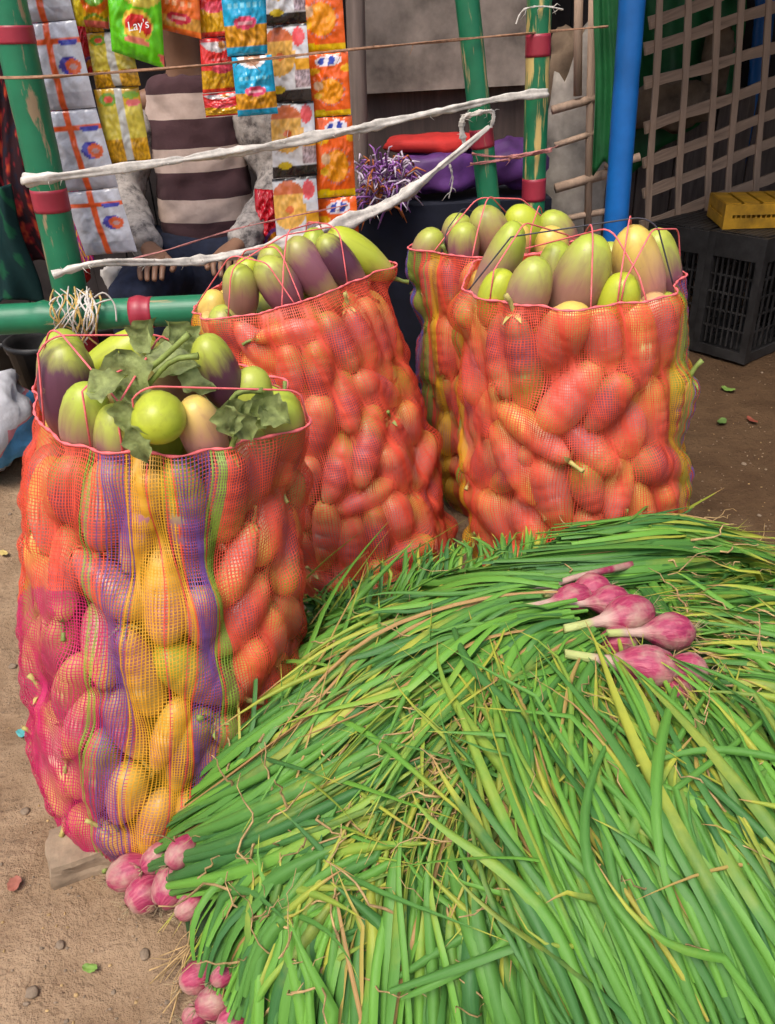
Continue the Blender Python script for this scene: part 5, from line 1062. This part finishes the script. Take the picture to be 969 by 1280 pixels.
crate_at(on(864, 437, 0), math.radians(-52), .27, .34, hC*.99, M_BLACK_PL, 'black plastic crate behind the wide sack, under the lattice', lid=True)
crate('crate', cb[0]+.22, cb[1]+.27, math.radians(-8), .60, .26, .09, M_YELLOW_PL, 'shallow yellow plastic crate upturned on the black ones', z=hC+.004, lid=True, nv=30, nh=2)
crate_at(cb+np.array([.33, .235, 0]), math.radians(-55), .24, .36, hC*.98, M_BLACK_PL, 'black plastic crate at the right edge beside the end-on one', lid=True)

# ------------------------------------------------------------------ left edge bag, stones, litter
wb = on(-22, 588, 0.0)
o = lump('woven_bag', (wb[0], wb[1], 0), (.21, .20, .155), M_OFFWHITE, 'white and blue woven plastic bag at the left edge', 'bag', 21, .3, .8, 40)
m, t, p, oo = newmat('woven_bag_print'); tcn = t.nodes.new('ShaderNodeTexCoord'); sx_ = t.nodes.new('ShaderNodeSeparateXYZ'); t.links.new(tcn.outputs['Object'], sx_.inputs[0]); nz_ = noise_(t, 7, 3)
zz = math_(t, 'ADD', math_(t, 'SUBTRACT', sx_.outputs[2], math_(t, 'MULTIPLY', sx_.outputs[1], .5)), math_(t, 'MULTIPLY', nz_, .10))
t.links.new(ramp(t, zz, [(0, (.62, .62, .66)), (.13, (.08, .33, .66)), (.235, (.60, .22, .26)), (.25, (.62, .62, .66))], 'CONSTANT'), p.inputs['Base Color']); p.inputs['Roughness'].default_value = .5; bump(t, p, noise_(t, 20, 3), .5, .01); o.data.materials[0] = m
def rock(name, c, sz, mat_, label, seed, grp=None, cat='stone', box=False):
    rs = np.random.default_rng(seed)
    if box:
        V = []; n = 9; F = []
        import bmesh
        bm = bmesh.new(); bmesh.ops.create_cube(bm, size=2.0); bmesh.ops.subdivide_edges(bm, edges=bm.edges[:], cuts=5, use_grid_fill=True); bm.verts.ensure_lookup_table(); V = np.array([v.co[:] for v in bm.verts]); F = [[v.index for v in f.verts] for f in bm.faces]; bm.free()
        r = np.linalg.norm(V, axis=1)[:, None]; V = V*(1-.10*(r-1)**1.5)
    else:
        V, F = lathe([(math.cos(a)+1e-4, math.sin(a)) for a in np.linspace(-PI/2, PI/2, 8)], 10)
    V = np.array([v*(1+(.09 if box else .3)*fbm((v[0]+seed, v[1], v[2]), 1.4, 3)) for v in V])*np.asarray(sz); V = V@np.array(Matrix.Rotation(rs.uniform(0, 6) if not box else .35, 3, 'Z')).T; V[:, 2] -= V[:, 2].min()
    o = mesh(name, V, F, mat_, None, not box); o.location = (c[0], c[1], c[2]); tag(o, label, cat, grp); return o
rock('stone_block', on(105, 1090, 0)+np.array([0, .03, -.01]), (.058, .045, .030), M_STONE, 'pale squared stone block wedged beside the leafy sack', 5, box=True)
rs = np.random.default_rng(31); k = 0
SP = [(15, 830), (30, 1010), (75, 1180), (140, 1235), (40, 1240), (180, 1190), (930, 580), (950, 640), (12, 640)]
for (x, y) in SP:
    p = on(x, y, 0); s_ = rs.uniform(.004, .010); rock('pebble', (p[0], p[1], gz(p[0], p[1])-.009), (s_*rs.uniform(.8, 1.4), s_, s_*.6), M_PEBBLE, 'small brown pebble ' + ['high beside the leafy sack', 'below the leafy sack at the left edge', 'below the stone block', 'near the bottom bulbs', 'in the bottom left corner', 'between block and bottom bulbs', 'on dark earth right of the wide sack', 'where heap meets dark earth', 'far left, level with the leafy sack'][k], k+50, 'pebbles on the bare earth', 'pebble'); k += 1
def scrap(px, py, sz, col, label, cat, seed):
    p = on(px, py, 0.0); rs = np.random.default_rng(seed); n = 7; V = []; F = []
    for j in range(n):
        for i in range(n):
            u, v = i/(n-1)-.5, j/(n-1)-.5; V.append((sz[0]*u*(1-.5*abs(v)+.2*rs.random()), sz[1]*v*(1-.6*abs(u)), .006+.35*sz[0]*(u*u)+.003*rs.random()))
    F = [(j*n+i, j*n+i+1, j*n+n+i+1, j*n+n+i) for j in range(n-1) for i in range(n-1)]
    V = np.array(V)@np.array(Matrix.Rotation(rs.uniform(0, 6), 3, 'Z')).T; V = np.r_[V, V-[0, 0, .001]]; F += [tuple(a+n*n for a in f[::-1]) for f in F]
    o = mesh('litter_scrap' if cat == 'litter' else 'leaf_scrap', V, F, basic('scrap_%d' % seed, col, .6, .3, 40)); o.location = (p[0], p[1], gz(p[0], p[1])-.004); tag(o, label, cat)
scrap(910, 488, (.05, .03), (.16, .26, .05), 'green leaf scrap on the earth in front of the crates', 'leaf', 1)
scrap(902, 528, (.045, .03), (.10, .17, .04), 'darker leaf scrap nearer the wide sack', 'leaf', 2)
scrap(113, 1210, (.022, .014), (.20, .34, .06), 'tiny green leaf bit on the foreground earth', 'leaf', 3)
scrap(28, 918, (.03, .016), (.10, .40, .40), 'turquoise scrap beside the foot of the leafy sack', 'litter', 4)
scrap(6, 695, (.03, .02), (.60, .45, .15), 'yellowish paper scrap at the left edge', 'litter', 5)
scrap(36, 768, (.018, .03), (.55, .55, .62), 'white scrap against the side of the leafy sack', 'litter', 6)
scrap(20, 1108, (.02, .03), (.35, .12, .08), 'reddish scrap in the lower left corner', 'litter', 7)
scrap(940, 525, (.05, .02), (.22, .05, .03), 'dull red scrap on the dark earth by the crates', 'litter', 8)
# loose straw at the foot of the heap
sw_ = empty('straw_wisp', on(225, 1215, 0)); tag(sw_, 'thin dry straw trailing over the earth by the bottom bulbs', 'straw'); w0 = np.array(sw_.location); rs = np.random.default_rng(77)
for k in range(16):
    a = on(265+rs.normal(0, 14), 1160+rs.normal(0, 12), .04); b = on(215+rs.normal(0, 22), 1235+rs.normal(0, 25), .008); c_ = (a+b)/2+rs.normal(0, .012, 3); c_[2] = max(.01, c_[2]); mb = MB(); mb.tube(resample([a, c_, b], 9), rs.uniform(.0007, .0015), 4); mb.build('straw', M_STRAW, sw_, off=w0)

# crumbs of earth and chaff trodden into the lane: too many and too small to pick apart
rs = np.random.default_rng(91); mb = MB()
for k in range(650):
    x, y = (rs.uniform(-10, 330), rs.uniform(560, 1290)) if k % 3 else (rs.uniform(840, 980), rs.uniform(430, 700))
    p = on(x, y, 0); q = rs.uniform(.0008, .0030)*(1 if rs.random() > .05 else 1.8); V, F = lathe([(math.cos(a)+1e-3, math.sin(a)) for a in (-1.2, -.3, .5, 1.3)], 5)
    V = V*q*rs.uniform(.6, 1.5, 3)*[1, 1, .6]+rs.normal(0, q*.12, V.shape); mb.add(V+[p[0], p[1], gz(p[0], p[1])-.005], F, int(rs.choice([0, 0, 0, 1, 2])))
o = mb.build('earth_crumbs', [M_PEBBLE, M_STONE, M_STRAW]); tag(o, 'fine crumbs of earth and chaff scattered over the lane', 'crumbs', kind='stuff')
